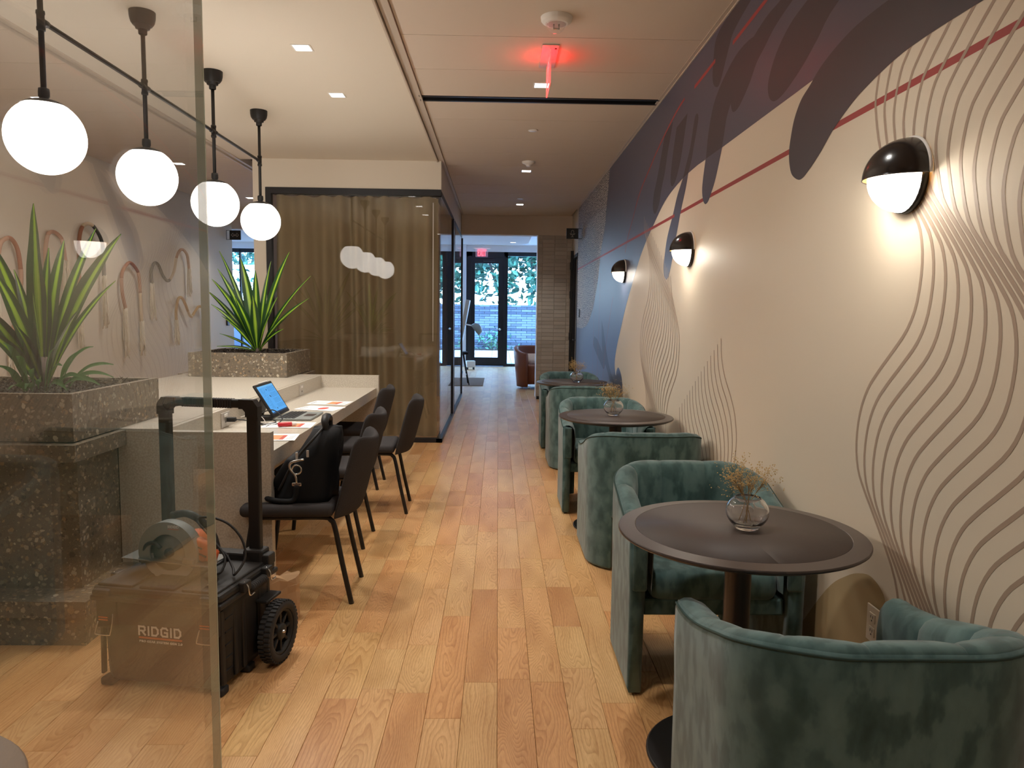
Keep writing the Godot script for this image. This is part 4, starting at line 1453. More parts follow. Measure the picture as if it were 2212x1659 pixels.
# ---------------------------------------------------------------- plants
# a strap leaf from base to tip: bends over, folds along its midrib, narrows at both ends
func leaf_mesh(base: Vector3, tip: Vector3, width: float, arch: float, twist: float, fold: float, sd: int) -> ArrayMesh:
	var r := RandomNumberGenerator.new()
	r.seed = sd
	var mid := base.lerp(tip, 0.5) + Vector3.UP * arch * base.distance_to(tip)
	mid += Vector3((tip.x - base.x), 0, (tip.z - base.z)) * -0.12
	var n := 16
	var rows := []
	var st := st_new()
	for i in n + 1:
		var t := float(i) / n
		var p := base.lerp(mid, t).lerp(mid.lerp(tip, t), t)
		var q := base.lerp(mid, t + 0.02).lerp(mid.lerp(tip, t + 0.02), t + 0.02)
		var d := (q - p).normalized()
		var out := Vector3(tip.x - base.x, 0, tip.z - base.z)
		if out.length() < 0.12:
			out = Vector3(0.25 * out.x, 0, 0.5)
		var nat := (Vector3.UP * 0.55 - out.normalized() * 0.8) * (0.55 if tip.z - base.z > -0.02 else 0.35)
		var face := nat + Vector3(0.15 * sin(sd * 2.3), 0.1, 0.8)      # the blades twist so that most show their faces
		face = (face - d * face.dot(d)).normalized()
		var side := d.cross(face).normalized()
		var tw := twist * t + 0.10 * sin(t * 7.0 + sd)
		var s2 := side * cos(tw) + face * sin(tw)
		var f2 := face * cos(tw) - side * sin(tw)
		var prof := pow(sin(PI * clampf(pow(t, 0.8) * 0.93 + 0.07, 0.0, 1.0)), 0.75) * (0.42 + 0.58 * smoothstep(0.0, 0.45, t))
		var w := maxf(width * prof / 2, 0.0025)
		var row := []
		for k in [-1.0, -0.5, 0.0, 0.5, 1.0]:
			var ripple := 0.05 * sin(t * 19.0 + sd * 1.7 + k * 3.0) * absf(k) * w
			row.append(p + s2 * k * w + f2 * (absf(k) * fold * w + ripple))
		rows.append(row)
	for i in n:
		for j in 4:
			var uv := [Vector2(j / 4.0, 1.0 - float(i) / n), Vector2((j + 1) / 4.0, 1.0 - float(i) / n), Vector2((j + 1) / 4.0, 1.0 - float(i + 1) / n), Vector2(j / 4.0, 1.0 - float(i + 1) / n)]
			quad_uv(st, [rows[i][j], rows[i][j + 1], rows[i + 1][j + 1], rows[i + 1][j]], uv)
	return st_end(st)


func build_plants() -> void:
	var near := thing("dracaena_plant", "large green and yellow striped dracaena behind the foreground glass, broad leaves, small ferny leaves below", "plant", Vector3(-2.146, 1.0, -3.53))
	var at := -near.position
	var c := Vector3(-2.146, 1.02, -3.53)
	var tips := [-2.154, 1.891, 0, 0.113, -1.707, 1.747, 0.1, 0.105, -2.107, 1.737, -0.15, 0.080, -2.123, 1.692, -0.05, 0.066, -1.841, 1.544, -0.1, 0.05, -1.851, 1.408, 0.2, 0.094, -2.029, 1.474, 0.24, 0.084, -2.336, 1.592, -0.12, 0.05, -2.294, 1.583, 0.1, 0.075, -2.37, 1.443, 0.12, 0.075, -2.508, 1.747, -0.2, 0.08, -2.295, 1.332, 0.2, 0.06, -2.134, 1.347, 0.22, 0.055, -1.98, 1.80, -0.2, 0.07]
	leaves(near, at, c, tips, 40)
	var small := [-1.853, 1.235, 0.1, 0.034, -1.79, 1.15, 0.05, 0.03, -1.741, 1.10, 0.15, 0.026, -1.777, 1.07, 0.2, 0.034, -1.866, 1.055, 0.3, 0.032, -1.932, 1.234, 0.26, 0.036, -1.977, 1.09, 0.3, 0.036, -2.045, 1.06, 0.3, 0.03, -2.117, 1.056, 0.3, 0.034, -2.196, 1.253, 0.2, 0.036, -2.025, 1.203, -0.1, 0.03, -1.836, 1.10, 0.22, 0.03, -2.205, 1.151, 0.25, 0.036, -2.02, 1.14, 0.30, 0.034, -2.09, 1.20, 0.28, 0.036, -1.90, 1.16, 0.27, 0.034]
	for k in range(0, small.size(), 4):
		var tip := Vector3(small[k], small[k + 1], c.z + small[k + 2])
		var b := c + Vector3((tip.x - c.x) * 0.35, 0.005, (tip.z - c.z) * 0.45)
		part(near, "small_leaf", leaf_mesh(b, tip, small[k + 3], 0.34, 0.3, 0.25, k), M.leaf_green, at)
	part(near, "stem", tube([c, c + Vector3(0.005, 0.16, 0)], [0.025, 0.018], 10), M.bark, at)
	var far := thing("dracaena_plant", "striped dracaena with narrow spreading leaves in the far planter before the curtain", "plant", Vector3(-2.16, 1.0, -6.7))
	var c2 := Vector3(-2.16, 1.025, -6.7)
	var tips2 := [-2.517, 1.941, -0.1, 0.05, -2.481, 1.774, 0.05, 0.07, -2.515, 1.681, 0.1, 0.082, -2.607, 1.59, 0.0, 0.05, -2.525, 1.459, 0.1, 0.05, -2.31, 1.871, -0.05, 0.1, -2.158, 1.766, 0.02, 0.08, -2.055, 1.854, -0.1, 0.052, -1.846, 1.929, 0.05, 0.082, -1.675, 1.721, 0, 0.048, -1.662, 1.526, 0.1, 0.066, -1.807, 1.427, 0.1, 0.05, -1.896, 1.251, 0.1, 0.05, -2.128, 1.54, 0.2, 0.09, -1.942, 1.533, 0.1, 0.062, -2.299, 1.531, 0.16, 0.078, -2.484, 1.09, 0.1, 0.026, -2.494, 1.2, 0.0, 0.026, -1.967, 1.415, 0.18, 0.066, -2.40, 1.36, 0.2, 0.05]
	leaves(far, -far.position, c2, tips2, 80)
	part(far, "stem", tube([c2, c2 + Vector3(0.005, 0.12, 0)], [0.022, 0.016], 10), M.bark, -far.position)


func leaves(parent: Node3D, at: Vector3, c: Vector3, tips: Array, sd: int) -> void:
	for k in range(0, tips.size(), 4):
		var tip := Vector3(tips[k], tips[k + 1], c.z + tips[k + 2])
		var out := Vector3(tip.x - c.x, 0, tip.z - c.z)
		var b := c + Vector3(0, 0.02, 0) + out.limit_length(1.0) * 0.05
		var arch := 0.10 if out.length() < 0.2 else 0.06 + 0.05 * fposmod(k * 0.37, 1.0)
		part(parent, "leaf", leaf_mesh(b, tip, tips[k + 3], arch, 0.25 * sin(k * 1.3), 0.30, sd + k), M.leaf, at)


# ---------------------------------------------------------------- things on the desk
func build_desk_things() -> void:
	var dt := 0.7355
	var l := thing("laptop", "open laptop with a bright blue screen standing on the desk", "laptop", Vector3(-1.262, dt, -4.72))
	part(l, "base", rb(0.225, 0.012, 0.335, 0.004), M.guard_grey, Vector3(0, 0.007, 0))
	var keys := st_new(false)
	for i in 5:
		for j in 13:
			add_rb(keys, 0.0175, 0.003, 0.0205, 0.001, 1, Transform3D(Basis(), Vector3(-0.088 + i * 0.022, 0.0145, -0.145 + j * 0.0242)))
	part(l, "keyboard", st_end(keys), M.tool_black)
	part(l, "touchpad", rb(0.062, 0.002, 0.10, 0.0008), M.table_rim, Vector3(0.068, 0.0138, 0.0))
	var lid := part(l, "screen_case", rb(0.014, 0.232, 0.345, 0.006, 2), M.black_plastic, Vector3(-0.176, 0.115, 0), Vector3(0, 0, 0.56))
	var st := st_new(false)
	quad_uv(st, [Vector3(0.0078, -0.095, 0.152), Vector3(0.0078, -0.095, -0.152), Vector3(0.0078, 0.098, -0.152), Vector3(0.0078, 0.098, 0.152)], [Vector2(0, 1), Vector2(1, 1), Vector2(1, 0), Vector2(0, 0)])
	part(lid, "display", st_end(st), M.screen_glow)
	part(lid, "stylus", tube([Vector3(0, 0.121, -0.11), Vector3(0, 0.121, 0.05)], 0.0045, 8), M.white_plastic)
	part(l, "kickstand", rb(0.006, 0.15, 0.2, 0.002), M.black_plastic, Vector3(-0.235, 0.07, 0), Vector3(0, 0, -0.35))
	var says := ["white flyer with an orange picture, partly hidden by the raised end of the desk", "white flyer under the red marker, in front of the laptop", "white flyer with a red picture, nearest beyond the laptop", "white flyer with an orange picture, farthest along the desk"]
	var spots := [Vector3(-1.215, dt, -3.93), Vector3(-1.235, dt, -4.365), Vector3(-1.235, dt, -5.145), Vector3(-1.24, dt, -5.46)]
	var turns := [PI / 2 + 0.08, PI / 2 + 0.03, PI / 2 - 0.30, PI / 2 - 0.16]
	var prints := [0, 0, 1, 2]
	for k in 4:
		var f := thing("flyer", says[k], "flyer", spots[k], turns[k], "flyers on the desk")
		part(f, "sheet", rb(0.216, 0.0012, 0.28, 0.0004), M.paper_white, Vector3(0.004, 0.0007, 0.006), Vector3(0, 0.05, 0))
		var q := st_new(false)
		quad_uv(q, [Vector3(-0.105, 0.0022, 0.138), Vector3(0.105, 0.0022, 0.138), Vector3(0.105, 0.0030, -0.138), Vector3(-0.105, 0.0030, -0.138)], [Vector2(0, 1), Vector2(1, 1), Vector2(1, 0), Vector2(0, 0)])
		part(f, "printed_sheet", st_end(q), M["flyer_%d" % prints[k]])
	var m := thing("marker", "thick red marker with a white tip lying on the flyer", "marker", Vector3(-1.225, dt + 0.017, -4.30), 0.48)
	part(m, "barrel", lathe([[Vector2(0, -0.052), Vector2(0.011, -0.05), Vector2(0.013, -0.042), Vector2(0.013, 0.028)]], 16), M.red_gloss, Vector3.ZERO, Vector3(0, 0, -PI / 2))
	part(m, "tip", lathe([[Vector2(0.013, 0.028), Vector2(0.012, 0.05), Vector2(0.008, 0.056), Vector2(0, 0.057)]], 16), M.white_plastic, Vector3.ZERO, Vector3(0, 0, -PI / 2))
	var c := thing("charger", "black charger and cable plugged into the outlet behind the toolbox handle", "charger", Vector3(-1.5, dt, -4.33))
	part(c, "plug", rb(0.05, 0.026, 0.03, 0.005), M.black_plastic, Vector3(-0.033, 0.046, 0.06))
	part(c, "brick", rb(0.11, 0.03, 0.055, 0.009, 2), M.black_plastic, Vector3(0.06, 0.016, -0.22), Vector3(0, 0.5, 0))
	var path := smooth_path([Vector3(-0.01, 0.046, 0.06), Vector3(0.05, 0.04, 0.05), Vector3(0.09, 0.02, 0.02), Vector3(0.13, 0.004, -0.02), Vector3(0.19, 0.004, -0.05), Vector3(0.20, 0.03, -0.14), Vector3(0.13, 0.07, -0.19), Vector3(0.06, 0.05, -0.17), Vector3(0.05, 0.02, -0.10), Vector3(0.11, 0.005, -0.06), Vector3(0.17, 0.006, -0.11), Vector3(0.12, 0.01, -0.2)], 6)
	part(c, "cable", tube(path, 0.0035, 6), M.black_plastic)
	part(c, "thin_cable", tube(smooth_path([Vector3(0.02, 0.06, 0.06), Vector3(0.10, 0.075, 0.02), Vector3(0.14, 0.02, -0.01), Vector3(0.10, 0.003, -0.03), Vector3(0.07, 0.003, 0.02)], 6), 0.0018, 6), M.white_plastic)
	var n := thing("paper_scrap", "white scrap of paper lying on the seat of the pulled-out chair", "paper", Vector3(-0.915, 0.488, -5.17), 0.6)
	part(n, "sheet", rb(0.10, 0.0015, 0.07, 0.0004), M.paper_white, Vector3(0, 0.001, 0))


# ---------------------------------------------------------------- upholstered desk chairs
func make_desk_chair(label: String) -> Node3D:
	var t := thing("desk_chair", label, "chair", Vector3.ZERO, 0.0, "charcoal chairs at the desk")
	# front of the chair looks along +z
	part(t, "seat", rb(0.42, 0.06, 0.44, 0.026, 4), M.chair_wool, Vector3(0, 0.462, 0.04))
	var rings := []
	for i in 25:
		var u := lerpf(-1.0, 1.0, i / 24.0)
		var x := u * 0.205
		var bow := 0.075 * (1.0 - u * u)
		var edge := 1.0 - pow(absf(u), 12.0) * 0.75
		var top := 0.828 - 0.028 * (1.0 - u * u) - 0.05 * pow(absf(u), 14.0)
		var ring := []
		var n := 20
		for k in n:
			var a := TAU * k / n
			var ca := cos(a)
			var sa := sin(a)
			var hy := signf(sa) * pow(absf(sa), 0.35)
			var hz := signf(ca) * pow(absf(ca), 0.8)
			var y := lerpf(0.425, top, (hy + 1.0) / 2.0)
			var lean := -0.222 - 0.105 * (y - 0.425) / 0.4
			ring.append(Vector3(x, y, lean - bow + 0.036 + hz * 0.028 * edge))
		rings.append(ring)
	var st := st_new()
	add_loft(st, rings, true, true)
	part(t, "backrest", st_end(st), M.chair_wool)
	for s in [-1.0, 1.0]:
		var rear := smooth_path([Vector3(s * 0.182, 0.0, -0.26), Vector3(s * 0.176, 0.20, -0.217), Vector3(s * 0.170, 0.375, -0.182), Vector3(s * 0.170, 0.412, -0.163), Vector3(s * 0.170, 0.425, -0.13), Vector3(s * 0.170, 0.425, 0.02)], 5)
		var front := smooth_path([Vector3(s * 0.205, 0.0, 0.26), Vector3(s * 0.19, 0.20, 0.235), Vector3(s * 0.172, 0.375, 0.212), Vector3(s * 0.170, 0.412, 0.20), Vector3(s * 0.170, 0.425, 0.17), Vector3(s * 0.170, 0.425, 0.02)], 5)
		part(t, "leg", tube(rear, 0.0125, 10), M.black_metal)
		part(t, "leg", tube(front, 0.0125, 10), M.black_metal)
	for z in [-0.1, 0.15]:
		part(t, "cross_rail", tube([Vector3(-0.17, 0.425, z), Vector3(0.17, 0.425, z)], 0.009, 8), M.black_metal)
	return t


func build_desk_chairs() -> void:
	var a := make_desk_chair("charcoal desk chair holding a black bag, nearest of the row")
	a.position = Vector3(-0.965, 0, -3.66)
	a.rotation.y = -PI / 2 + 0.05
	copy_of(a, "desk_chair", "empty charcoal desk chair right behind the one with the black bag", Vector3(-1.05, 0, -4.507), -PI / 2)
	copy_of(a, "desk_chair", "charcoal desk chair pulled out from the desk with a paper scrap on its seat", Vector3(-0.898, 0, -5.277), -PI / 2 + 0.05)
	copy_of(a, "desk_chair", "charcoal desk chair tucked in by the far end of the desk", Vector3(-1.205, 0, -5.99), -PI / 2)
	# bag on the nearest chair; +z of the bag looks at the desk
	var b := thing("messenger_bag", "black bag with zips and a metal clip slumped on the nearest desk chair", "bag", Vector3(-0.93, 0.492, -3.665), -PI / 2 + 0.05)
	var rings := []
	for i in 12:
		var t := i / 11.0
		var y := t * 0.335
		var zb := lerpf(-0.125, -0.148, t)
		var zf := lerpf(0.165, -0.03, pow(t, 1.15))
		var hw := lerpf(0.165, 0.135, t) * (1.0 - 0.3 * pow(t, 8.0))
		var ring := []
		for k in 24:
			var ang := TAU * k / 24
			var sq := pow(pow(absf(cos(ang)), 3.6) + pow(absf(sin(ang)), 3.6), -1.0 / 3.6)
			var sag := 0.012 * sin(k * 1.7 + t * 5.0) + 0.006 * sin(k * 3.1)
			ring.append(Vector3(cos(ang) * sq * hw * (1.0 - 0.18 * (1.0 if i == 11 else 0.0)), y + (0.01 if i == 11 else 0.0), (zb + zf) / 2 - sin(ang) * sq * ((zf - zb) / 2) + sag))
		rings.append(ring)
	var st := st_new()
	add_loft(st, rings, true, true)
	part(b, "bag_body", st_end(st), M.bag_nylon)
	var ps := st_new()
	add_rb(ps, 0.25, 0.17, 0.07, 0.032, 4, Transform3D(Basis(Vector3.RIGHT, -0.55), Vector3(0, 0.13, 0.10)))
	part(b, "front_pocket", st_end(ps), M.bag_nylon)
	for q in [[0.155, 0.0], [-0.155, 0.0]]:
		var zip := smooth_path([Vector3(q[0], 0.06, 0.12), Vector3(q[0], 0.2, 0.045), Vector3(q[0] * 0.9, 0.31, -0.045), Vector3(q[0] * 0.5, 0.347, -0.075), Vector3(0, 0.35, -0.085)], 5)
		part(b, "zip_band", tube(zip, 0.006, 6), M.black_plastic)
	part(b, "carry_handle", tube(smooth_path([Vector3(0.07, 0.335, -0.09), Vector3(0.06, 0.38, -0.085), Vector3(0, 0.395, -0.08), Vector3(-0.06, 0.38, -0.085), Vector3(-0.07, 0.335, -0.09)], 5), [0.012, 0.013, 0.014, 0.016, 0.018, 0.019, 0.02, 0.02, 0.02, 0.02, 0.02, 0.02, 0.02, 0.02, 0.019, 0.018, 0.016, 0.014, 0.013, 0.012, 0.012], 8), M.black_plastic)
	# clip hangs on the side toward the camera, local -x is away, +x faces +z of the world
	var ring2 := []
	for k in 17:
		var ang := TAU * k / 16
		ring2.append(Vector3(0.172, 0.165 + 0.022 * sin(ang), 0.03 + 0.022 * cos(ang)))
	part(b, "metal_ring", tube(ring2, 0.0045, 8), M.chrome)
	part(b, "metal_clip", tube(smooth_path([Vector3(0.172, 0.215, -0.005), Vector3(0.174, 0.20, 0.055), Vector3(0.174, 0.17, 0.06), Vector3(0.174, 0.135, 0.035), Vector3(0.174, 0.10, 0.03)], 4), 0.006, 8), M.chrome)
	part(b, "strap_buckle", rb(0.008, 0.016, 0.045, 0.003), M.chrome, Vector3(0.175, 0.095, 0.03))
	part(b, "shoulder_strap", tube(smooth_path([Vector3(0.174, 0.09, 0.03), Vector3(0.177, 0.02, 0.045), Vector3(0.175, 0.015, 0.12), Vector3(0.14, 0.02, 0.18), Vector3(0.05, 0.015, 0.205), Vector3(-0.08, 0.02, 0.19)], 5), 0.013, 8), M.bag_nylon)
	for q in [Vector3(0.165, 0.23, 0.03), Vector3(0.160, 0.24, -0.02)]:
		part(b, "zip_pull", rb(0.006, 0.034, 0.012, 0.002), M.plate_steel, q)


# ---------------------------------------------------------------- tables and barrel chairs
func make_table(label: String) -> Node3D:
	var t := thing("round_table", label, "table", Vector3.ZERO, 0.0, "round pedestal tables along the mural")
	part(t, "tabletop", lathe([[Vector2(0.0, 0.716), Vector2(0.30, 0.716)], [Vector2(0.30, 0.716), Vector2(0.352, 0.726), Vector2(0.372, 0.735)], [Vector2(0.372, 0.735), Vector2(0.3755, 0.738), Vector2(0.376, 0.742), Vector2(0.373, 0.746)], [Vector2(0.373, 0.746), Vector2(0.324, 0.750)], [Vector2(0.324, 0.750), Vector2(0.322, 0.7485), Vector2(0.0, 0.7485)]], 72), M.table_rim)
	part(t, "inset", lathe([[Vector2(0.3215, 0.7480), Vector2(0.3210, 0.7502), Vector2(0.0, 0.7502)]], 72), M.table_inset)
	part(t, "mount_plate", lathe([[Vector2(0.0, 0.70), Vector2(0.15, 0.70), Vector2(0.155, 0.705), Vector2(0.155, 0.716)]], 32), M.black_metal)
	part(t, "column", lathe([[Vector2(0.041, 0.015), Vector2(0.041, 0.70)]], 32), M.table_rim)
	part(t, "base", lathe([[Vector2(0, 0.0), Vector2(0.262, 0.0)], [Vector2(0.262, 0.0), Vector2(0.267, 0.003), Vector2(0.267, 0.008), Vector2(0.262, 0.0115)], [Vector2(0.262, 0.0115), Vector2(0.05, 0.016), Vector2(0.041, 0.018)]], 64), M.black_metal)
	return t


func make_vase(label: String, at: Vector3) -> Node3D:
	var v := thing("glass_vase", label, "vase", at, 0.0, "round glass vases")
	var out := [Vector2(0.0, 0.0), Vector2(0.028, 0.0), Vector2(0.036, 0.004), Vector2(0.040, 0.010), Vector2(0.052, 0.022), Vector2(0.062, 0.038), Vector2(0.0655, 0.056), Vector2(0.062, 0.074), Vector2(0.052, 0.090), Vector2(0.042, 0.098), Vector2(0.0395, 0.1015), Vector2(0.0380, 0.1005)]
	var inn := [Vector2(0.0380, 0.1005), Vector2(0.0395, 0.096), Vector2(0.0492, 0.088), Vector2(0.0590, 0.073), Vector2(0.0623, 0.056), Vector2(0.0590, 0.040), Vector2(0.0490, 0.026), Vector2(0.036, 0.017), Vector2(0.02, 0.0135), Vector2(0.0, 0.0125)]
	part(v, "bowl", lathe([smooth_path(out + inn.slice(1), 2)], 40), M.vase_glass)
	return v


func dry_bunch(label: String, at: Vector3, sd: int) -> void:
	var o := thing("dried_flowers", label, "flowers", at, 0.0, "dried sprigs in the vases")
	var r := RandomNumberGenerator.new()
	r.seed = sd
	var stems := st_new()
	var tufts := st_new(false)
	var dirs := [Vector3(-0.060, 0.075, 0.02), Vector3(-0.030, 0.085, -0.02), Vector3(-0.005, 0.075, 0.02), Vector3(0.062, 0.060, -0.01), Vector3(0.030, 0.050, -0.025), Vector3(-0.045, 0.045, 0.03)]
	for k in dirs.size():
		var d: Vector3 = dirs[k]
		var foot := Vector3(r.randf_range(-0.02, 0.02), 0.018, r.randf_range(-0.02, 0.02))
		var neck := Vector3(d.x * 0.30, 0.10, d.z * 0.4)
		var head := Vector3(d.x, 0.10 + d.y, d.z)
		add_tube(stems, smooth_path([foot, foot.lerp(neck, 0.6) + Vector3(d.x * -0.2, 0, 0), neck, head], 4), 0.0011, 4)
		for i in 46:
			var start := neck.lerp(head, r.randf_range(0.15, 0.8))
			var tip := head + Vector3(r.randfn(), r.randfn(), r.randfn()) * 0.021
			if tip.y < 0.105:
				tip.y = 0.105 + r.randf() * 0.02
			var side := (tip - start).cross(Vector3(r.randfn(), r.randfn(), r.randfn())).normalized() * 0.00045
			tri(tufts, start - side, start + side, tip)
			tri(tufts, start + side, start - side, tip)
			for q in 3:
				var p := tip + Vector3(r.randfn(), r.randfn(), r.randfn()) * 0.0035
				var s := r.randf_range(0.0012, 0.0026)
				var c := [p + Vector3.UP * s, p + Vector3(s, 0, 0), p + Vector3(0, 0, s), p + Vector3(-s, 0, 0), p + Vector3(0, 0, -s), p - Vector3.UP * s]
				for e in 4:
					var f := 1 + (e + 1) % 4
					tri(tufts, c[0], c[1 + e], c[f])
					tri(tufts, c[5], c[f], c[1 + e])
	part(o, "stems", st_end(stems), M.dry_stem)
	part(o, "blossoms", st_end(tufts), M.dry_flower).set_meta("kind", "stuff")


func u_point(q: float, inset: float) -> Array:
	# outline of the barrel chair; q from -1 (left arm front) over 0 (middle of the back) to 1; returns point and outward direction
	var hw := 0.322
	var back := -0.31
	var front := 0.31
	var rad := 0.21
	var straight := front - (back + rad)
	var arc := rad * PI / 2
	var half := hw - rad
	var total := straight + arc + half
	var s := absf(q) * total
	var p := Vector2()
	var n := Vector2()
	if s <= half:
		p = Vector2(s, back)
		n = Vector2(0, -1)
	elif s <= half + arc:
		var a := (s - half) / rad
		p = Vector2(half + rad * sin(a), back + rad - rad * cos(a))
		n = Vector2(sin(a), -cos(a))
	else:
		p = Vector2(hw, back + rad + (s - half - arc))
		n = Vector2(1, 0)
	if q < 0:
		p.x = -p.x
		n.x = -n.x
	p -= n * inset
	return [Vector3(p.x, 0, p.y), Vector3(n.x, 0, n.y)]


func u_height(q: float) -> float:
	return 0.775 - 0.135 * smoothstep(0.22, 0.98, absf(q))


func make_barrel_chair(label: String) -> Node3D:
	var t := thing("barrel_chair", label, "armchair", Vector3.ZERO, 0.0, "green velvet chairs at the round tables")
	# shell: the left side, the back and the right side, in three runs because the back is open below the seat
	var st := st_new()
	for run in [[-1.0, -0.24, 0.012], [-0.24, 0.24, 0.30], [0.24, 1.0, 0.012]]:
		var rings := []
		var n := 22
		for i in n + 1:
			var q := lerpf(run[0], run[1], float(i) / n)
			var h := u_height(q)
			var lift: float = run[2]
			var ring := []
			for c in [[0.004, lift], [0.0, lift + 0.012], [0.0, 0.40], [-0.004, h - 0.12], [-0.003, h - 0.030], [0.004, h - 0.012], [0.05, h - 0.02], [0.056, 0.44], [0.052, 0.30], [0.050, lift + 0.006], [0.046, lift]]:
				ring.append(u_point(q, c[0])[0] + Vector3.UP * c[1])
			rings.append(ring)
		add_loft(st, rings, true, true)
	part(t, "shell", st_end(st), M.velvet)
	# stitched channels wrap from the outer edge over the top and down the inside
	var nch := 9
	for k in nch:
		var cs := st_new()
		var rows := []
		var fs := [0.0, 0.02, 0.07, 0.16, 0.3, 0.5, 0.7, 0.84, 0.93, 0.98, 1.0]
		for f in fs:
			var q := lerpf(-1.0, 1.0, (k + f) / nch)
			var h := u_height(q)
			var puff := 1.0 - pow(absf(2.0 * f - 1.0), 5.0)
			var row := []
			for c in [[0.004, h - 0.016, 0.1], [0.008, h - 0.004, 0.5], [0.020, h + 0.002, 0.9], [0.040, h + 0.002, 1.0], [0.060, h - 0.008, 1.0], [0.074, h - 0.03, 1.0], [0.080, h - 0.08, 1.0], [0.080, 0.54, 1.0], [0.078, 0.40, 0.6]]:
				var up: float = 0.004 * puff * c[2] if c[0] < 0.062 else 0.0
				var inn: float = 0.011 * puff * c[2] if c[0] > 0.055 else 0.0
				row.append(u_point(q, c[0] + inn)[0] + Vector3.UP * (c[1] + up - 0.008))
			rows.append(row)
		for i in fs.size() - 1:
			for j in 8:
				quad(cs, rows[i][j], rows[i][j + 1], rows[i + 1][j + 1], rows[i + 1][j])
		part(t, "back_channel", st_end(cs), M.velvet)
	var edge := []
	for i in 49:
		var q := lerpf(-1.0, 1.0, i / 48.0)
		edge.append(u_point(q, -0.001)[0] + Vector3.UP * (u_height(q) - 0.020))
	part(t, "piping", tube(edge, 0.0035, 6), M.velvet_dark)
	for s in [-1.0, 1.0]:                      # padded fronts of the arms
		var cap := st_new()
		var h := u_height(1.0)
		add_rb(cap, 0.055, h - 0.42, 0.022, 0.0105, 3, Transform3D(Basis(), Vector3(s * 0.287, 0.40 + (h - 0.42) / 2, 0.306)))
		part(t, "arm_front", st_end(cap), M.velvet)
	part(t, "seat_cushion", rb(0.485, 0.12, 0.50, 0.045, 4), M.velvet, Vector3(0, 0.405, 0.035))
	part(t, "seat_rail", rb(0.53, 0.065, 0.50, 0.008), M.velvet, Vector3(0, 0.325, 0.02))
	for x in [-0.295, 0.295]:
		for z in [-0.12, 0.27]:
			part(t, "glide", lathe([[Vector2(0, 0), Vector2(0.012, 0), Vector2(0.014, 0.003), Vector2(0.014, 0.014), Vector2(0, 0.014)]], 10), M.black_plastic, Vector3(x, 0, z))
	return t


func build_tables() -> void:
	var t := make_table("round dark table nearest the camera, under the nearest wall sconce")
	t.position = Vector3(0.762, 0, -2.245)
	copy_of(t, "round_table", "middle round dark table of the row along the mural", Vector3(0.785, 0, -4.84), 0.4)
	copy_of(t, "round_table", "farthest round dark table, before the tiled pier", Vector3(0.762, 0, -7.27), 0.9)
	var says := ["glass bowl vase on the nearest round table", "glass bowl vase on the middle round table", "glass bowl vase on the farthest round table"]
	var flo := ["dried beige sprigs in the vase on the nearest table", "dried beige sprigs in the vase on the middle table", "dried beige sprigs in the vase on the farthest table"]
	var at := [Vector3(0.783, 0.7506, -2.245), Vector3(0.767, 0.7506, -4.83), Vector3(0.777, 0.7506, -7.21)]
	for k in 3:
		make_vase(says[k], at[k])
		dry_bunch(flo[k], at[k] + Vector3(0, 0.002, 0), 300 + k)
	var a := make_barrel_chair("green velvet barrel chair nearest the camera, seen from behind")
	a.position = Vector3(0.825, 0, -1.665)
	a.rotation.y = PI
	copy_of(a, "barrel_chair", "green velvet barrel chair facing the camera behind the nearest table", Vector3(0.818, 0, -2.935), 0.0)
	copy_of(a, "barrel_chair", "green velvet barrel chair with its back to the camera, at the middle table", Vector3(0.835, 0, -4.255), PI)
	copy_of(a, "barrel_chair", "green velvet barrel chair facing the camera behind the middle table", Vector3(0.79, 0, -5.445), 0.0)
	copy_of(a, "barrel_chair", "green velvet barrel chair with its back to the camera, at the farthest table", Vector3(0.80, 0, -6.865), PI)
	copy_of(a, "barrel_chair", "green velvet barrel chair facing the camera behind the farthest table", Vector3(0.785, 0, -7.99), 0.0)
	# outlet low on the mural wall, light switch near the far door
	var o := thing("wall_outlet", "cream duplex outlet on the mural wall above the nearest green chair", "outlet", Vector3(WALL_X - 0.0065, 0.452, -2.222), -PI / 2)
	part(o, "cover_plate", rb(0.074, 0.116, 0.006, 0.002), M.mural_cream, Vector3(0, 0, 0.003))
	for y in [-0.022, 0.022]:
		var rc := part(o, "receptacle", rb(0.034, 0.030, 0.004, 0.0018), M.mural_cream, Vector3(0, y, 0.007))
		for x in [-0.006, 0.006]:
			part(rc, "slot", rb(0.0022, 0.009, 0.002, 0.0004), M.void, Vector3(x, 0.003, 0.0017))
		part(rc, "ground_hole", rb(0.005, 0.005, 0.002, 0.0008), M.void, Vector3(0, -0.009, 0.0017))
	var sw := thing("light_switch", "dark switch plate on the zigzag mural panel by the far door", "switch", Vector3(WALL_X - 0.005, 1.43, -10.92), -PI / 2)
	part(sw, "cover_plate", rb(0.12, 0.12, 0.006, 0.002), M.dark_frame, Vector3(0, 0, 0.003))
	for x in [-0.025, 0.025]:
		part(sw, "rocker", rb(0.03, 0.065, 0.005, 0.0015), M.guard_grey, Vector3(x, 0, 0.007))
	# small side table behind the foreground glass
	var s := thing("side_table", "taupe round side table top at the bottom left behind the foreground glass", "table", Vector3(-0.955, 0, -1.0))
	part(s, "tabletop", lathe([[Vector2(0, 0.655), Vector2(0.245, 0.655), Vector2(0.252, 0.66), Vector2(0.252, 0.675), Vector2(0.247, 0.68), Vector2(0, 0.68)]], 56), M.table_brown_grey)
	part(s, "column", lathe([[Vector2(0.03, 0.01), Vector2(0.03, 0.655)]], 24), M.black_metal)
	part(s, "base", lathe([[Vector2(0, 0), Vector2(0.18, 0), Vector2(0.18, 0.008), Vector2(0.03, 0.012)]], 40), M.black_metal)


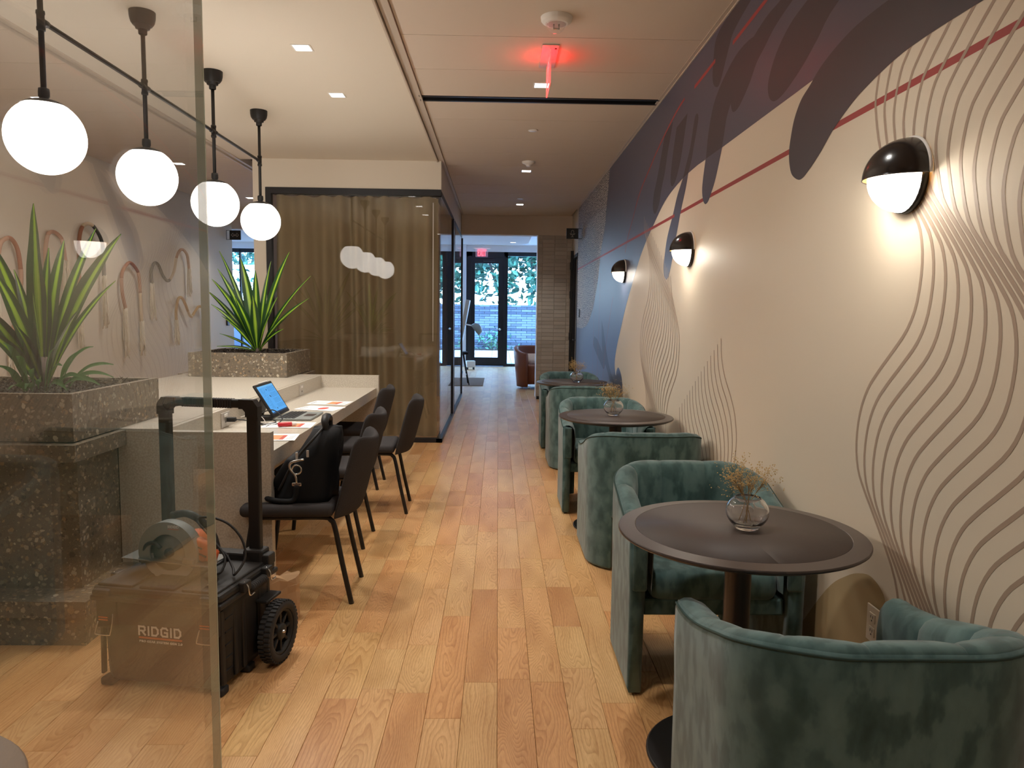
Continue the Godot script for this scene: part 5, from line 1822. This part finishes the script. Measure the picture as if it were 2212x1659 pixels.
# ---------------------------------------------------------------- rolling toolbox and saw
# block capitals built from flat strokes
func stroke_word(parent: Node3D, n: String, s: String, width: float, height: float, at: Vector3, m: Material) -> void:
	var shapes := {
		"R": [[0, 0, 0, 1, 0.62, 1, 0.74, 0.9, 0.74, 0.6, 0.62, 0.48, 0.1, 0.48], [0.34, 0.48, 0.76, 0]],
		"I": [[0, 0, 0, 1]],
		"D": [[0, 0, 0, 1, 0.5, 1, 0.74, 0.72, 0.74, 0.28, 0.5, 0, 0, 0]],
		"G": [[0.78, 0.82, 0.62, 1, 0.18, 1, 0, 0.8, 0, 0.2, 0.18, 0, 0.76, 0, 0.76, 0.46, 0.44, 0.46]],
	}
	var wide := {"R": 0.76, "I": 0.0, "D": 0.74, "G": 0.78}
	var total := -0.30
	for c in s:
		total += wide[c] + 0.30 + 0.16
	var kx := width / total
	var th := height * 0.17
	var st := st_new(false)
	var x := -width / 2 + 0.08 * kx
	for c in s:
		for line in shapes[c]:
			for i in range(0, line.size() - 2, 2):
				var a := Vector2(x + line[i] * kx, (line[i + 1] - 0.5) * (height - th))
				var b := Vector2(x + line[i + 2] * kx, (line[i + 3] - 0.5) * (height - th))
				var d := (b - a).normalized() * th / 2
				var e := Vector2(-d.y, d.x)
				add_prism(st, PackedVector2Array([a - d - e, b + d - e, b + d + e, a - d + e]), 0.0016 + i * 0.00001)
		x += (wide[c] + 0.30 + 0.16) * kx
	part(parent, n, st_end(st), m, at)


func letter(parent: Node3D, n: String, s: String, width: float, height: float, at: Vector3, m: Material, bold := true) -> void:
	var t := text_mesh(s, 0.1, 0.0016, bold)
	var b := t.get_aabb()
	var o := part(parent, n, t, m, at)
	if b.size.x > 0.0 and b.size.y > 0.0:
		o.scale = Vector3(width / b.size.x, height / b.size.y, 1.0)


func build_toolbox() -> void:
	var turn := -0.189
	var base := Vector3(-1.485, 0, -2.69) + Vector3(0.982, 0, 0.188) * 0.2525 + Vector3(0.188, 0, -0.982) * 0.20
	var t := thing("toolbox", "black rolling toolbox with a tall pull handle, behind the foreground glass", "toolbox", base, turn)
	var st := st_new()
	var rings := []
	for q in [[0.022, 0.455, 0.36], [0.03, 0.475, 0.38], [0.06, 0.48, 0.385], [0.30, 0.492, 0.395], [0.335, 0.494, 0.397]]:
		var ring := []
		for k in 32:
			var a := TAU * k / 32 + PI / 32
			var sq := pow(pow(absf(cos(a)), 14.0) + pow(absf(sin(a)), 14.0), -1.0 / 14.0)
			ring.append(Vector3(cos(a) * sq * q[1] / 2, q[0], -sin(a) * sq * q[2] / 2))
		rings.append(ring)
	add_loft(st, rings, true, true)
	part(t, "body", st_end(st), M.tool_black)
	var ribs := st_new(false)
	for s in [-1.0, 1.0]:
		for z in [-0.165, -0.09, 0.03, 0.09, 0.175]:
			add_rb(ribs, 0.012, 0.28, 0.022, 0.004, 1, Transform3D(Basis(Vector3.BACK, s * 0.02), Vector3(s * 0.243, 0.18, z)))
		for y in [0.08, 0.13, 0.18, 0.23, 0.28]:
			add_rb(ribs, 0.006, 0.006, 0.05, 0.002, 1, Transform3D(Basis(), Vector3(s * (0.243 + 0.02 * (y - 0.18)), y, 0.132)))
	part(t, "side_rib", st_end(ribs), M.tool_black)
	for z in [0.17, -0.02]:
		for s in [-1.0, 1.0]:
			part(t, "foot", rb(0.05, 0.03, 0.05, 0.008, 2), M.rubber, Vector3(s * 0.225, 0.015, z))
	# lid
	var lid := st_new(false)
	add_rb(lid, 0.530, 0.022, 0.430, 0.007, 1, Transform3D(Basis(), Vector3(0, 0.346, 0)))
	add_rb(lid, 0.515, 0.040, 0.415, 0.014, 1, Transform3D(Basis(), Vector3(0, 0.370, 0)))
	part(t, "lid", st_end(lid), M.tool_black)
	for x in [-0.17, 0.0, 0.17]:
		part(t, "lid_panel", rb(0.145, 0.014, 0.37, 0.006), M.tool_black, Vector3(x, 0.392, 0.012))
	for x in [-0.215, 0.215]:
		part(t, "lid_block", rb(0.075, 0.03, 0.10, 0.012), M.tool_black, Vector3(x, 0.368, 0.172))
	# front latches: printed bars and wire bails
	for x in [-0.205, 0.205]:
		part(t, "latch_block", rb(0.085, 0.11, 0.02, 0.006), M.tool_black, Vector3(x, 0.285, 0.196))
		for y in [0.272, 0.262]:
			part(t, "latch_mark", rb(0.038, 0.0045, 0.002, 0.0005), M.print_orange, Vector3(x - 0.012, y, 0.2065))
		part(t, "latch_bail", tube(smooth_path([Vector3(x + 0.028, 0.288, 0.205), Vector3(x + 0.032, 0.262, 0.214), Vector3(x + 0.028, 0.219, 0.222), Vector3(x + 0.020, 0.212, 0.223), Vector3(x - 0.026, 0.212, 0.223), Vector3(x - 0.034, 0.219, 0.222), Vector3(x - 0.028, 0.258, 0.212)], 4), 0.0026, 8), M.chrome)
	# label
	stroke_word(t, "label_name", "RIDGID", 0.172, 0.037, Vector3(0.008, 0.231, 0.1982), M.print_white)
	part(t, "label_bar", rb(0.174, 0.0065, 0.002, 0.0005), M.print_orange, Vector3(0.010, 0.2045, 0.1985))
	letter(t, "label_line", "PRO GEAR SYSTEM GEN 2.0", 0.174, 0.0085, Vector3(0.011, 0.1905, 0.1985), M.print_white)
	# right-hand side: grip and bails
	for s in [1.0, -1.0]:
		var grip := st_new()
		add_tube(grip, [Vector3(s * 0.272, 0.352, 0.03), Vector3(s * 0.272, 0.352, -0.085)], 0.016, 12)
		for k in 9:
			add_tube(grip, [Vector3(s * 0.272, 0.352, 0.022 - k * 0.0122), Vector3(s * 0.272, 0.352, 0.017 - k * 0.0122)], 0.0185, 12)
		part(t, "side_grip", st_end(grip), M.rubber)
		for z in [0.055, -0.112]:
			part(t, "grip_block", rb(0.03, 0.04, 0.05, 0.006), M.tool_black, Vector3(s * 0.268, 0.372, z))
			part(t, "side_bail", tube(smooth_path([Vector3(s * 0.272, 0.392, z + 0.012), Vector3(s * 0.288, 0.375, z + 0.012), Vector3(s * 0.292, 0.345, z + 0.010), Vector3(s * 0.292, 0.338, z - 0.004), Vector3(s * 0.290, 0.338, z - 0.03)], 4), 0.0032, 8), M.chrome)
	# handle
	part(t, "handle_base", rb(0.53, 0.048, 0.06, 0.008), M.tool_black, Vector3(0, 0.405, -0.165))
	for x in [-0.195, 0.195]:
		part(t, "handle_socket", rb(0.085, 0.07, 0.07, 0.01), M.tool_black, Vector3(x, 0.412, -0.165))
		part(t, "handle_post", rb(0.050, 0.60, 0.028, 0.005), M.black_plastic, Vector3(x, 0.70, -0.165))
		var s := signf(x)
		var corner := PackedVector2Array([Vector2(-0.027, 0), Vector2(0.027, 0), Vector2(0.027, 0.042), Vector2(0.006, 0.070), Vector2(-0.055, 0.070), Vector2(-0.055, 0.032), Vector2(-0.038, 0.032), Vector2(-0.027, 0.020)])
		if s < 0:
			for i in corner.size():
				corner[i].x = -corner[i].x
		var cs := st_new(false)
		add_prism(cs, corner, 0.036, Transform3D(Basis(), Vector3(x, 0.985, -0.183)))
		part(t, "handle_corner", st_end(cs), M.black_plastic)
	part(t, "handle_bar", rb(0.30, 0.034, 0.032, 0.006), M.black_plastic, Vector3(0, 1.037, -0.165))
	var hg := st_new(false)
	for k in 20:
		add_rb(hg, 0.0085, 0.038, 0.037, 0.008, 2, Transform3D(Basis(), Vector3(-0.107 + k * 0.0111, 1.037, -0.165)))
	part(t, "handle_grip", st_end(hg), M.rubber)
	# wheels
	for s in [-1.0, 1.0]:
		var c := Vector3(s * 0.312, 0.126, -0.115)
		var tf := Transform3D(Basis(Vector3.BACK, -PI / 2 * s), c)      # lathe axis along x, pointing outward
		var ty := st_new()
		add_lathe(ty, [Vector2(0.092, -0.026), Vector2(0.114, -0.027), Vector2(0.121, -0.02), Vector2(0.121, 0.02), Vector2(0.114, 0.027), Vector2(0.094, 0.027), Vector2(0.090, 0.022)], 40, tf)
		ty.set_smooth_group(-1)
		for k in 40:
			var a := TAU * k / 40
			for e in [-1.0, 1.0]:
				add_rb(ty, 0.012, 0.024, 0.008, 0.002, 1, tf * Transform3D(Basis(Vector3.UP, a), Vector3.ZERO) * Transform3D(Basis(), Vector3(0, e * 0.0125 , 0.1215).rotated(Vector3.UP, 0.04 * e)))
		var wheel := part(t, "wheel", st_end(ty), M.rubber)
		var hub := st_new()
		add_lathe(hub, [Vector2(0.0, 0.020), Vector2(0.030, 0.020), Vector2(0.034, 0.012), Vector2(0.036, -0.01)], 24, tf)
		add_lathe(hub, [Vector2(0.078, 0.004), Vector2(0.082, 0.019), Vector2(0.091, 0.021), Vector2(0.092, 0.004)], 40, tf)
		add_lathe(hub, [Vector2(0.092, -0.012), Vector2(0.03, -0.012)], 40, tf)
		hub.set_smooth_group(-1)
		for k in 8:
			add_rb(hub, 0.012, 0.016, 0.050, 0.003, 1, tf * Transform3D(Basis(Vector3.UP, TAU * k / 8), Vector3.ZERO) * Transform3D(Basis(), Vector3(0, 0.004, 0.057)))
		part(wheel, "hub", st_end(hub), M.tool_black)
		var bolt := st_new()
		add_lathe(bolt, [Vector2(0, 0.03), Vector2(0.006, 0.028), Vector2(0.008, 0.02)], 12, tf)
		part(wheel, "axle_bolt", st_end(bolt), M.chrome)
		part(t, "fender", rb(0.05, 0.012, 0.12, 0.004), M.tool_black, Vector3(s * 0.27, 0.262, -0.12))
	# circular saw on the lid
	var w := thing("circular_saw", "corded circular saw with a grey blade guard lying on the toolbox lid", "saw", base + Vector3(0, 0.40, 0), turn)
	var o := Vector3(-0.035, 0.085, 0.06)        # blade centre; the blade faces the front
	var gu := st_new(false)
	arc_plate(gu, o + Vector3(0, 0, 0.012), 0.074, 0.122, -0.30, PI + 0.42, 0.007)
	arc_plate(gu, o + Vector3(0, 0, -0.028), 0.108, 0.122, -0.30, PI + 0.42, 0.042)
	part(w, "blade_guard", st_end(gu), M.guard_grey)
	stroke_word(w, "label_name", "RIDGID", 0.044, 0.0105, o + Vector3(0.028, 0.105, 0.0188), M.print_white)
	part(w, "label_bar", rb(0.046, 0.0018, 0.001, 0.0003), M.print_orange, o + Vector3(0.028, 0.0955, 0.0193))
	var lo := st_new(false)
	arc_plate(lo, o + Vector3(0, 0, 0.004), 0.070, 0.112, PI + 0.1, TAU - 0.55, 0.006)
	part(w, "lower_guard", st_end(lo), M.plate_steel)
	var bl := st_new()
	add_lathe(bl, [Vector2(0.0, 0.0), Vector2(0.104, 0.0), Vector2(0.104, 0.002), Vector2(0.0, 0.002)], 48, Transform3D(Basis(Vector3.RIGHT, PI / 2), o))
	part(w, "blade", st_end(bl), M.steel_blade)
	var kn := st_new()
	add_lathe(kn, [Vector2(0.018, 0.0), Vector2(0.018, 0.012), Vector2(0.013, 0.019), Vector2(0, 0.021)], 20, Transform3D(Basis(Vector3.RIGHT, PI / 2), o + Vector3(0, 0, 0.002)))
	part(w, "arbor_knob", st_end(kn), M.black_plastic)
	part(w, "lift_lever", tube(smooth_path([o + Vector3(-0.025, 0.020, 0.022), o + Vector3(-0.05, 0.038, 0.022), o + Vector3(-0.085, 0.030, 0.018), o + Vector3(-0.105, -0.005, 0.01), o + Vector3(-0.095, -0.03, 0.005)], 4), 0.0075, 8), M.black_plastic)
	part(w, "shoe", rb(0.36, 0.005, 0.145, 0.001), M.steel_blade, o + Vector3(-0.002, -0.030, -0.035), Vector3(0.0, 0.0, -0.035))
	part(w, "shoe_clamp", rb(0.045, 0.018, 0.02, 0.003), M.steel_blade, o + Vector3(0.095, -0.020, 0.03), Vector3(0, 0, -0.035))
	var mo := st_new()
	add_lathe(mo, [Vector2(0.0, -0.02), Vector2(0.040, -0.018), Vector2(0.044, -0.01), Vector2(0.044, 0.10), Vector2(0.036, 0.125), Vector2(0, 0.13)], 28, Transform3D(Basis(Vector3.RIGHT, -PI / 2), o + Vector3(0.03, 0.01, -0.04)))
	part(w, "motor_housing", st_end(mo), M.tool_orange)
	var gb := st_new()
	add_rb(gb, 0.075, 0.085, 0.05, 0.02, 4, Transform3D(Basis(Vector3.BACK, -0.35), o + Vector3(0.118, 0.012, -0.022)))
	add_rb(gb, 0.04, 0.05, 0.04, 0.012, 3, Transform3D(Basis(Vector3.BACK, -0.35), o + Vector3(0.155, -0.012, -0.03)))
	part(w, "handle_housing", st_end(gb), M.tool_orange)
	part(w, "handle", tube(smooth_path([o + Vector3(-0.03, 0.125, -0.06), o + Vector3(0.03, 0.135, -0.065), o + Vector3(0.09, 0.11, -0.065), o + Vector3(0.14, 0.06, -0.06), o + Vector3(0.16, 0.005, -0.055)], 5), 0.015, 10), M.black_plastic)
	for q in [[0.112, 0.03], [0.128, 0.0]]:
		part(w, "vent_slot", rb(0.05, 0.006, 0.003, 0.001), M.black_plastic, o + Vector3(q[0], q[1], 0.004), Vector3(0, 0, -0.35))
	var cord := smooth_path([o + Vector3(0.165, 0.0, -0.06), o + Vector3(0.19, -0.02, -0.07), o + Vector3(0.235, -0.06, -0.04), o + Vector3(0.265, -0.07, 0.0), o + Vector3(0.285, -0.02, -0.04), o + Vector3(0.265, 0.045, -0.06), o + Vector3(0.21, 0.105, -0.06), o + Vector3(0.14, 0.130, -0.05), o + Vector3(0.09, 0.12, -0.04), o + Vector3(0.15, 0.07, -0.02), o + Vector3(0.225, 0.0, 0.0), o + Vector3(0.232, -0.045, 0.03), o + Vector3(0.215, -0.055, 0.045)], 6)
	part(w, "cord", tube(cord, 0.0048, 8), M.black_plastic)
	part(w, "cord_plug", rb(0.028, 0.052, 0.024, 0.006, 2), M.black_plastic, o + Vector3(0.212, -0.062, 0.07), Vector3(0.75, 0, 0.35))
	for x in [-0.006, 0.006]:
		part(w, "prong", rb(0.0016, 0.02, 0.006, 0.0005), M.chrome, o + Vector3(0.226 + x, -0.082, 0.094), Vector3(0.9, 0, 0.5))


# flat ring sector in the x-y plane, angles from +x, extruded along +z
func arc_plate(st: SurfaceTool, c: Vector3, r0: float, r1: float, a0: float, a1: float, depth: float) -> void:
	var rings := []
	var n := 36
	for i in n + 1:
		var a := lerpf(a0, a1, float(i) / n)
		var d := Vector3(cos(a), sin(a), 0)
		rings.append([c + d * r0, c + d * r1, c + d * r1 + Vector3(0, 0, depth), c + d * r0 + Vector3(0, 0, depth)])
	add_loft(st, rings, true, true)


# ---------------------------------------------------------------- rope hangings on the left wall
func rope(label: String, path: Array, cols: Array, cuts: Array, tassels: Array) -> void:
	var o := thing("rope_hanging", label, "wall hanging", Vector3(LEFT_X, path[1], -path[0]), 0.0, "")
	var base := o.position
	var pts := []
	for p in smooth_path(pv(path), 6):
		pts.append(Vector3(LEFT_X + 0.05, p.y, -p.x) - base)
	var n: int = pts.size()
	for k in cols.size():
		var a := int(round(cuts[k] * (n - 1)))
		var b := int(round(cuts[k + 1] * (n - 1)))
		var run := pts.slice(a, b + 1)
		if run.size() < 2:
			continue
		var seg := st_new()
		add_tube(seg, run, 0.0185, 10)
		for q in run:                             # turns of yarn
			pass
		part(o, "rope_wrap", st_end(seg), M[cols[k]])
	var r := RandomNumberGenerator.new()
	r.seed = int(path[0] * 100)
	for t in tassels:
		var top := Vector3(LEFT_X + 0.05, t[1], -t[0]) - base
		var st := st_new()
		for k in 26:
			var a := r.randf() * TAU
			var rad := 0.022 * sqrt(r.randf())
			var x := cos(a) * rad
			var z := sin(a) * rad
			var len: float = t[2] * r.randf_range(0.62, 1.0)
			var ph := r.randf() * TAU
			var strand := []
			for i in 9:
				var f := i / 8.0
				strand.append(top + Vector3(x * (1.0 + f * 0.7) + 0.004 * sin(f * 22.0 + ph), 0.01 - f * len, z * (1.0 + f * 0.8) + 0.004 * cos(f * 22.0 + ph)))
			add_tube(st, strand, 0.0052, 5)
		part(o, "tassel", st_end(st), M.cotton).set_meta("kind", "stuff")


func build_wall_art() -> void:
	rope("arched rust and rose rope hanging with two long cream tassels, right of the plant", [8.59, 1.412, 8.53, 1.577, 8.52, 1.733, 8.56, 1.845, 8.71, 1.941, 8.85, 1.894, 8.93, 1.801, 8.95, 1.555, 8.96, 1.257], ["rope_rose", "rope_rust", "rope_rust", "rope_rose", "rope_sand"], [0, 0.28, 0.42, 0.7, 0.86, 1.0], [[8.59, 1.412, 0.58], [8.96, 1.257, 0.43]])
	rope("wavy rope hanging of charcoal, sand and rust, with two cream tassels", [9.26, 1.724, 9.25, 1.867, 9.33, 1.974, 9.44, 1.965, 9.57, 1.832, 9.72, 1.778, 9.89, 1.903, 9.99, 2.11, 10.15, 2.214, 10.32, 2.154, 10.37, 1.968], ["rope_grey", "rope_char", "rope_grey", "rope_sand", "rope_rust", "rope_rose"], [0, 0.22, 0.42, 0.52, 0.68, 0.82, 1.0], [[9.26, 1.724, 0.47], [10.37, 1.968, 0.40]])
	rope("wavy ochre rope hanging with cream tassels, lowest and beside the glass edge", [9.92, 1.264, 9.92, 1.393, 9.99, 1.541, 10.1, 1.571, 10.21, 1.489, 10.38, 1.318, 10.52, 1.376, 10.67, 1.455, 10.82, 1.417, 10.85, 1.195], ["rope_ochre", "rope_sand", "rope_ochre"], [0, 0.5, 0.6, 1.0], [[9.92, 1.264, 0.36], [10.85, 1.195, 0.35]])
	rope("tall arched rope hanging from rose to charcoal", [7.67, 1.481, 7.67, 1.681, 7.68, 1.948, 7.71, 2.146, 7.78, 2.252, 7.9, 2.287, 8.01, 2.25, 8.12, 2.144, 8.15, 2.014, 8.15, 1.76], ["rope_rose", "rope_rust", "rope_sand", "rope_char", "rope_grey"], [0, 0.2, 0.42, 0.62, 0.86, 1.0], [[7.67, 1.481, 0.5], [8.15, 1.76, 0.58]])
	rope("arched rose rope hanging behind the tallest leaves of the near plant", [7.12, 1.60, 7.12, 1.827, 7.13, 1.983, 7.18, 2.105, 7.27, 2.134, 7.37, 2.098, 7.41, 2.035, 7.44, 1.87], ["rope_rose", "rope_rust", "rope_rose"], [0, 0.4, 0.75, 1.0], [[7.12, 1.60, 0.4], [7.44, 1.87, 0.42]])
	rope("rust and rose rope hanging at the left edge of the picture", [6.40, 1.60, 6.45, 1.828, 6.49, 1.95, 6.57, 2.004, 6.64, 2.005, 6.71, 1.933, 6.74, 1.801, 6.74, 1.629, 6.66, 1.35, 6.57, 1.138], ["rope_rose", "rope_rust", "rope_rose"], [0, 0.35, 0.7, 1.0], [[6.40, 1.60, 0.4], [6.57, 1.138, 0.35]])


# ---------------------------------------------------------------- on the ceiling
func build_ceiling_things() -> void:
	var a := thing("strobe_alarm", "white round ceiling alarm with a clear domed lens, nearest the camera", "alarm", Vector3(0.298, CEIL, -4.148))
	part(a, "base", lathe([[Vector2(0.05, -0.036), Vector2(0.062, -0.034)], [Vector2(0.062, -0.034), Vector2(0.076, -0.026), Vector2(0.083, -0.018), Vector2(0.086, 0.0)]], 40), M.white_plastic)
	part(a, "reflector", lathe([[Vector2(0.0, -0.036), Vector2(0.052, -0.036)]], 24), M.plate_steel)
	part(a, "flash_tube", tube([Vector3(-0.014, -0.036, 0), Vector3(-0.014, -0.058, 0), Vector3(0.014, -0.058, 0), Vector3(0.014, -0.036, 0)], 0.005, 8), M.chrome)
	part(a, "lens", lathe([[Vector2(0, -0.082), Vector2(0.018, -0.080), Vector2(0.036, -0.068), Vector2(0.05, -0.05), Vector2(0.06, -0.034)]], 20), M.pane)
	var d := thing("smoke_detector", "small white smoke detector in the middle of the corridor ceiling", "smoke detector", Vector3(0.304, CEIL, -7.951))
	part(d, "base", lathe([[Vector2(0.03, -0.034), Vector2(0.050, -0.022), Vector2(0.068, -0.016), Vector2(0.070, 0.0)]], 32), M.white_plastic)
	part(d, "sensor_head", lathe([[Vector2(0, -0.05), Vector2(0.022, -0.049), Vector2(0.026, -0.044), Vector2(0.030, -0.034)]], 24), M.white_plastic)
	var c := ["round white sprinkler cover plate between the black slot and the smoke detector", "round white sprinkler cover plate just before the farthest square downlight"]
	var cz := [-6.609, -10.436]
	for k in 2:
		var s := thing("sprinkler_cover", c[k], "sprinkler", Vector3(0.288, CEIL, cz[k]), 0.0, "sprinkler cover plates")
		part(s, "cover", lathe([[Vector2(0, -0.007), Vector2(0.040, -0.007), Vector2(0.042, -0.005), Vector2(0.042, -0.003)]], 32), M.white_plastic)
		part(s, "gap_ring", lathe([[Vector2(0.036, -0.003), Vector2(0.036, 0.0)]], 24), M.trim_paint)
	# near exit blade, seen from its edge
	var e := thing("exit_sign", "clear exit blade lit red, hanging edge-on from a metal ceiling plate", "exit sign", Vector3(0.297, CEIL, -4.748))
	part(e, "ceiling_plate", rb(0.102, 0.007, 0.412, 0.002), M.plate_steel, Vector3(0, -0.0035, 0))
	part(e, "test_button", rb(0.012, 0.004, 0.016, 0.001), M.black_plastic, Vector3(0.032, -0.008, 0.15))
	part(e, "blade", rb(0.007, 0.195, 0.32, 0.0015), M.acrylic, Vector3(0, -0.105, 0))
	var ed := st_new(false)
	add_box(ed, Vector3(-0.0036, -0.203, 0.16), Vector3(0.0036, -0.012, 0.1625))
	add_box(ed, Vector3(-0.0036, -0.203, -0.16), Vector3(0.0036, -0.012, -0.1625))
	add_box(ed, Vector3(-0.0036, -0.2055, -0.16), Vector3(0.0036, -0.203, 0.16))
	part(e, "lit_edge", st_end(ed), M.exit_glow)
	for s in [1.0, -1.0]:
		var t := text_mesh("EXIT", 0.1, 0.0012)
		var b := t.get_aabb()
		var o := part(e, "lit_letters", t, M.exit_glow, Vector3(s * 0.0044, -0.115, 0), Vector3(0, s * PI / 2, 0))
		if b.size.x > 0.0:
			o.scale = Vector3(0.26 / b.size.x, 0.13 / b.size.y, 1)
		omni(e, Vector3(s * 0.03, -0.06, 0.0), Color(1.0, 0.03, 0.08), 0.024, 0.02)
	# exit sign over the far door
	var f := thing("exit_sign", "red lettered exit sign over the far glass door", "exit sign", Vector3(-0.42, 3.02, -18.6))
	part(f, "ceiling_plate", rb(0.42, 0.03, 0.08, 0.004), M.white_plastic, Vector3(0, -0.0, 0))
	part(f, "blade", rb(0.31, 0.2, 0.007, 0.0015), M.acrylic, Vector3(0, -0.12, 0))
	var t2 := text_mesh("EXIT", 0.1, 0.003)
	var b2 := t2.get_aabb()
	var o2 := part(f, "lit_letters", t2, M.exit_glow, Vector3(0, -0.12, 0.006))
	if b2.size.x > 0.0:
		o2.scale = Vector3(0.21 / b2.size.x, 0.16 / b2.size.y, 1)
	omni(f, Vector3(0, -0.12, 0.06), Color(1.0, 0.03, 0.08), 0.02, 0.02)
	part(f, "drop_rod", tube([Vector3(0, 0.0, 0), Vector3(0, 0.18, 0)], 0.01, 8), M.white_plastic)


# ---------------------------------------------------------------- blade signs
func blade_sign(label: String, at: Vector3, flip: float) -> Node3D:
	# the box stands off the wall in a thin square frame; flip = -1: the wall is on the left
	var s := thing("blade_sign", label, "sign", at)
	part(s, "panel", rb(0.172, 0.148, 0.03, 0.003), M.black_plastic, Vector3(-flip * 0.026, 0, 0))
	var x := flip * 0.0915
	var st := st_new(false)
	for y in [-0.0705, 0.0705]:
		add_rb(st, 0.058, 0.007, 0.007, 0.001, 1, Transform3D(Basis(), Vector3(x - flip * 0.004, y, 0)))
	add_rb(st, 0.007, 0.148, 0.007, 0.001, 1, Transform3D(Basis(), Vector3(x + flip * 0.022, 0, 0)))
	part(s, "bracket", st_end(st), M.black_metal)
	return s


func build_signs() -> void:
	var m := blade_sign("black blade sign with an outlined microphone, on the mural wall by the far door", Vector3(WALL_X - 0.116, 2.567, -10.78), 1.0)
	var c := Vector3(-0.026, 0.0, 0.0165)
	var w := 0.0028
	var cap := []
	for k in 13:
		var a := PI * k / 12
		cap.append(c + Vector3(cos(a) * 0.019, 0.025 + sin(a) * 0.020, 0))
	cap.append(c + Vector3(-0.019, -0.005, 0))
	cap.append(c + Vector3(0.019, -0.005, 0))
	cap.append(c + Vector3(0.019, 0.025, 0))
	part(m, "microphone_mark", tube(cap, w, 6), M.plate_steel)
	var arm := []
	for k in 13:
		var a := PI + PI * k / 12
		arm.append(c + Vector3(cos(a) * 0.034, 0.004 + sin(a) * 0.026, 0))
	part(m, "microphone_mark", tube(arm, w, 6), M.plate_steel)
	part(m, "microphone_mark", tube([c + Vector3(0, -0.022, 0), c + Vector3(0, -0.046, 0)], w, 6), M.plate_steel)
	part(m, "microphone_mark", tube([c + Vector3(-0.02, -0.048, 0), c + Vector3(0.02, -0.048, 0)], w, 6), M.plate_steel)
	var l := blade_sign("black blade sign with a double arrow, at the end of the left wall", Vector3(LEFT_X + 0.116, 2.592, -11.95), -1.0)
	c = Vector3(0.026, 0.0, 0.0165)
	for s in [-1.0, 1.0]:
		part(l, "arrow_mark", tube([c + Vector3(0, 0.009, 0), c + Vector3(s * 0.028, 0.009, 0), c + Vector3(s * 0.028, 0.030, 0), c + Vector3(s * 0.060, 0.0, 0), c + Vector3(s * 0.028, -0.030, 0), c + Vector3(s * 0.028, -0.009, 0), c + Vector3(0, -0.009, 0)], w, 6), M.plate_steel)
	var r := thing("card_reader", "small dark reader box on the left wall beside the arrow sign", "reader", Vector3(LEFT_X + 0.012, 1.24, -11.9), PI / 2)
	part(r, "case", rb(0.09, 0.15, 0.024, 0.005), M.dark_frame)
	part(r, "key_window", rb(0.05, 0.05, 0.004, 0.001), M.guard_grey, Vector3(0, 0.03, 0.013))


# ---------------------------------------------------------------- foreground glass
func build_glass_partition() -> void:
	var g := thing("glass_partition", "tall clear glass panel in the left foreground, mirroring the mural", "partition", Vector3(-0.68, 0, -0.2))
	part(g, "panel", box(Vector3(0.009, 0.012, -1.54), Vector3(-0.009, 2.985, 2.2)), M.partition_glass)
	part(g, "polished_edge", box(Vector3(0.0095, 0.012, -1.5405), Vector3(-0.0095, 2.985, -1.545)), M.glass_edge)
	part(g, "floor_channel", rb(0.04, 0.012, 3.7, 0.002), M.dark_frame, Vector3(0, 0.006, 0.34))
	part(g, "head_channel", rb(0.04, 0.02, 3.7, 0.002), M.dark_frame, Vector3(0, 2.99, 0.34))
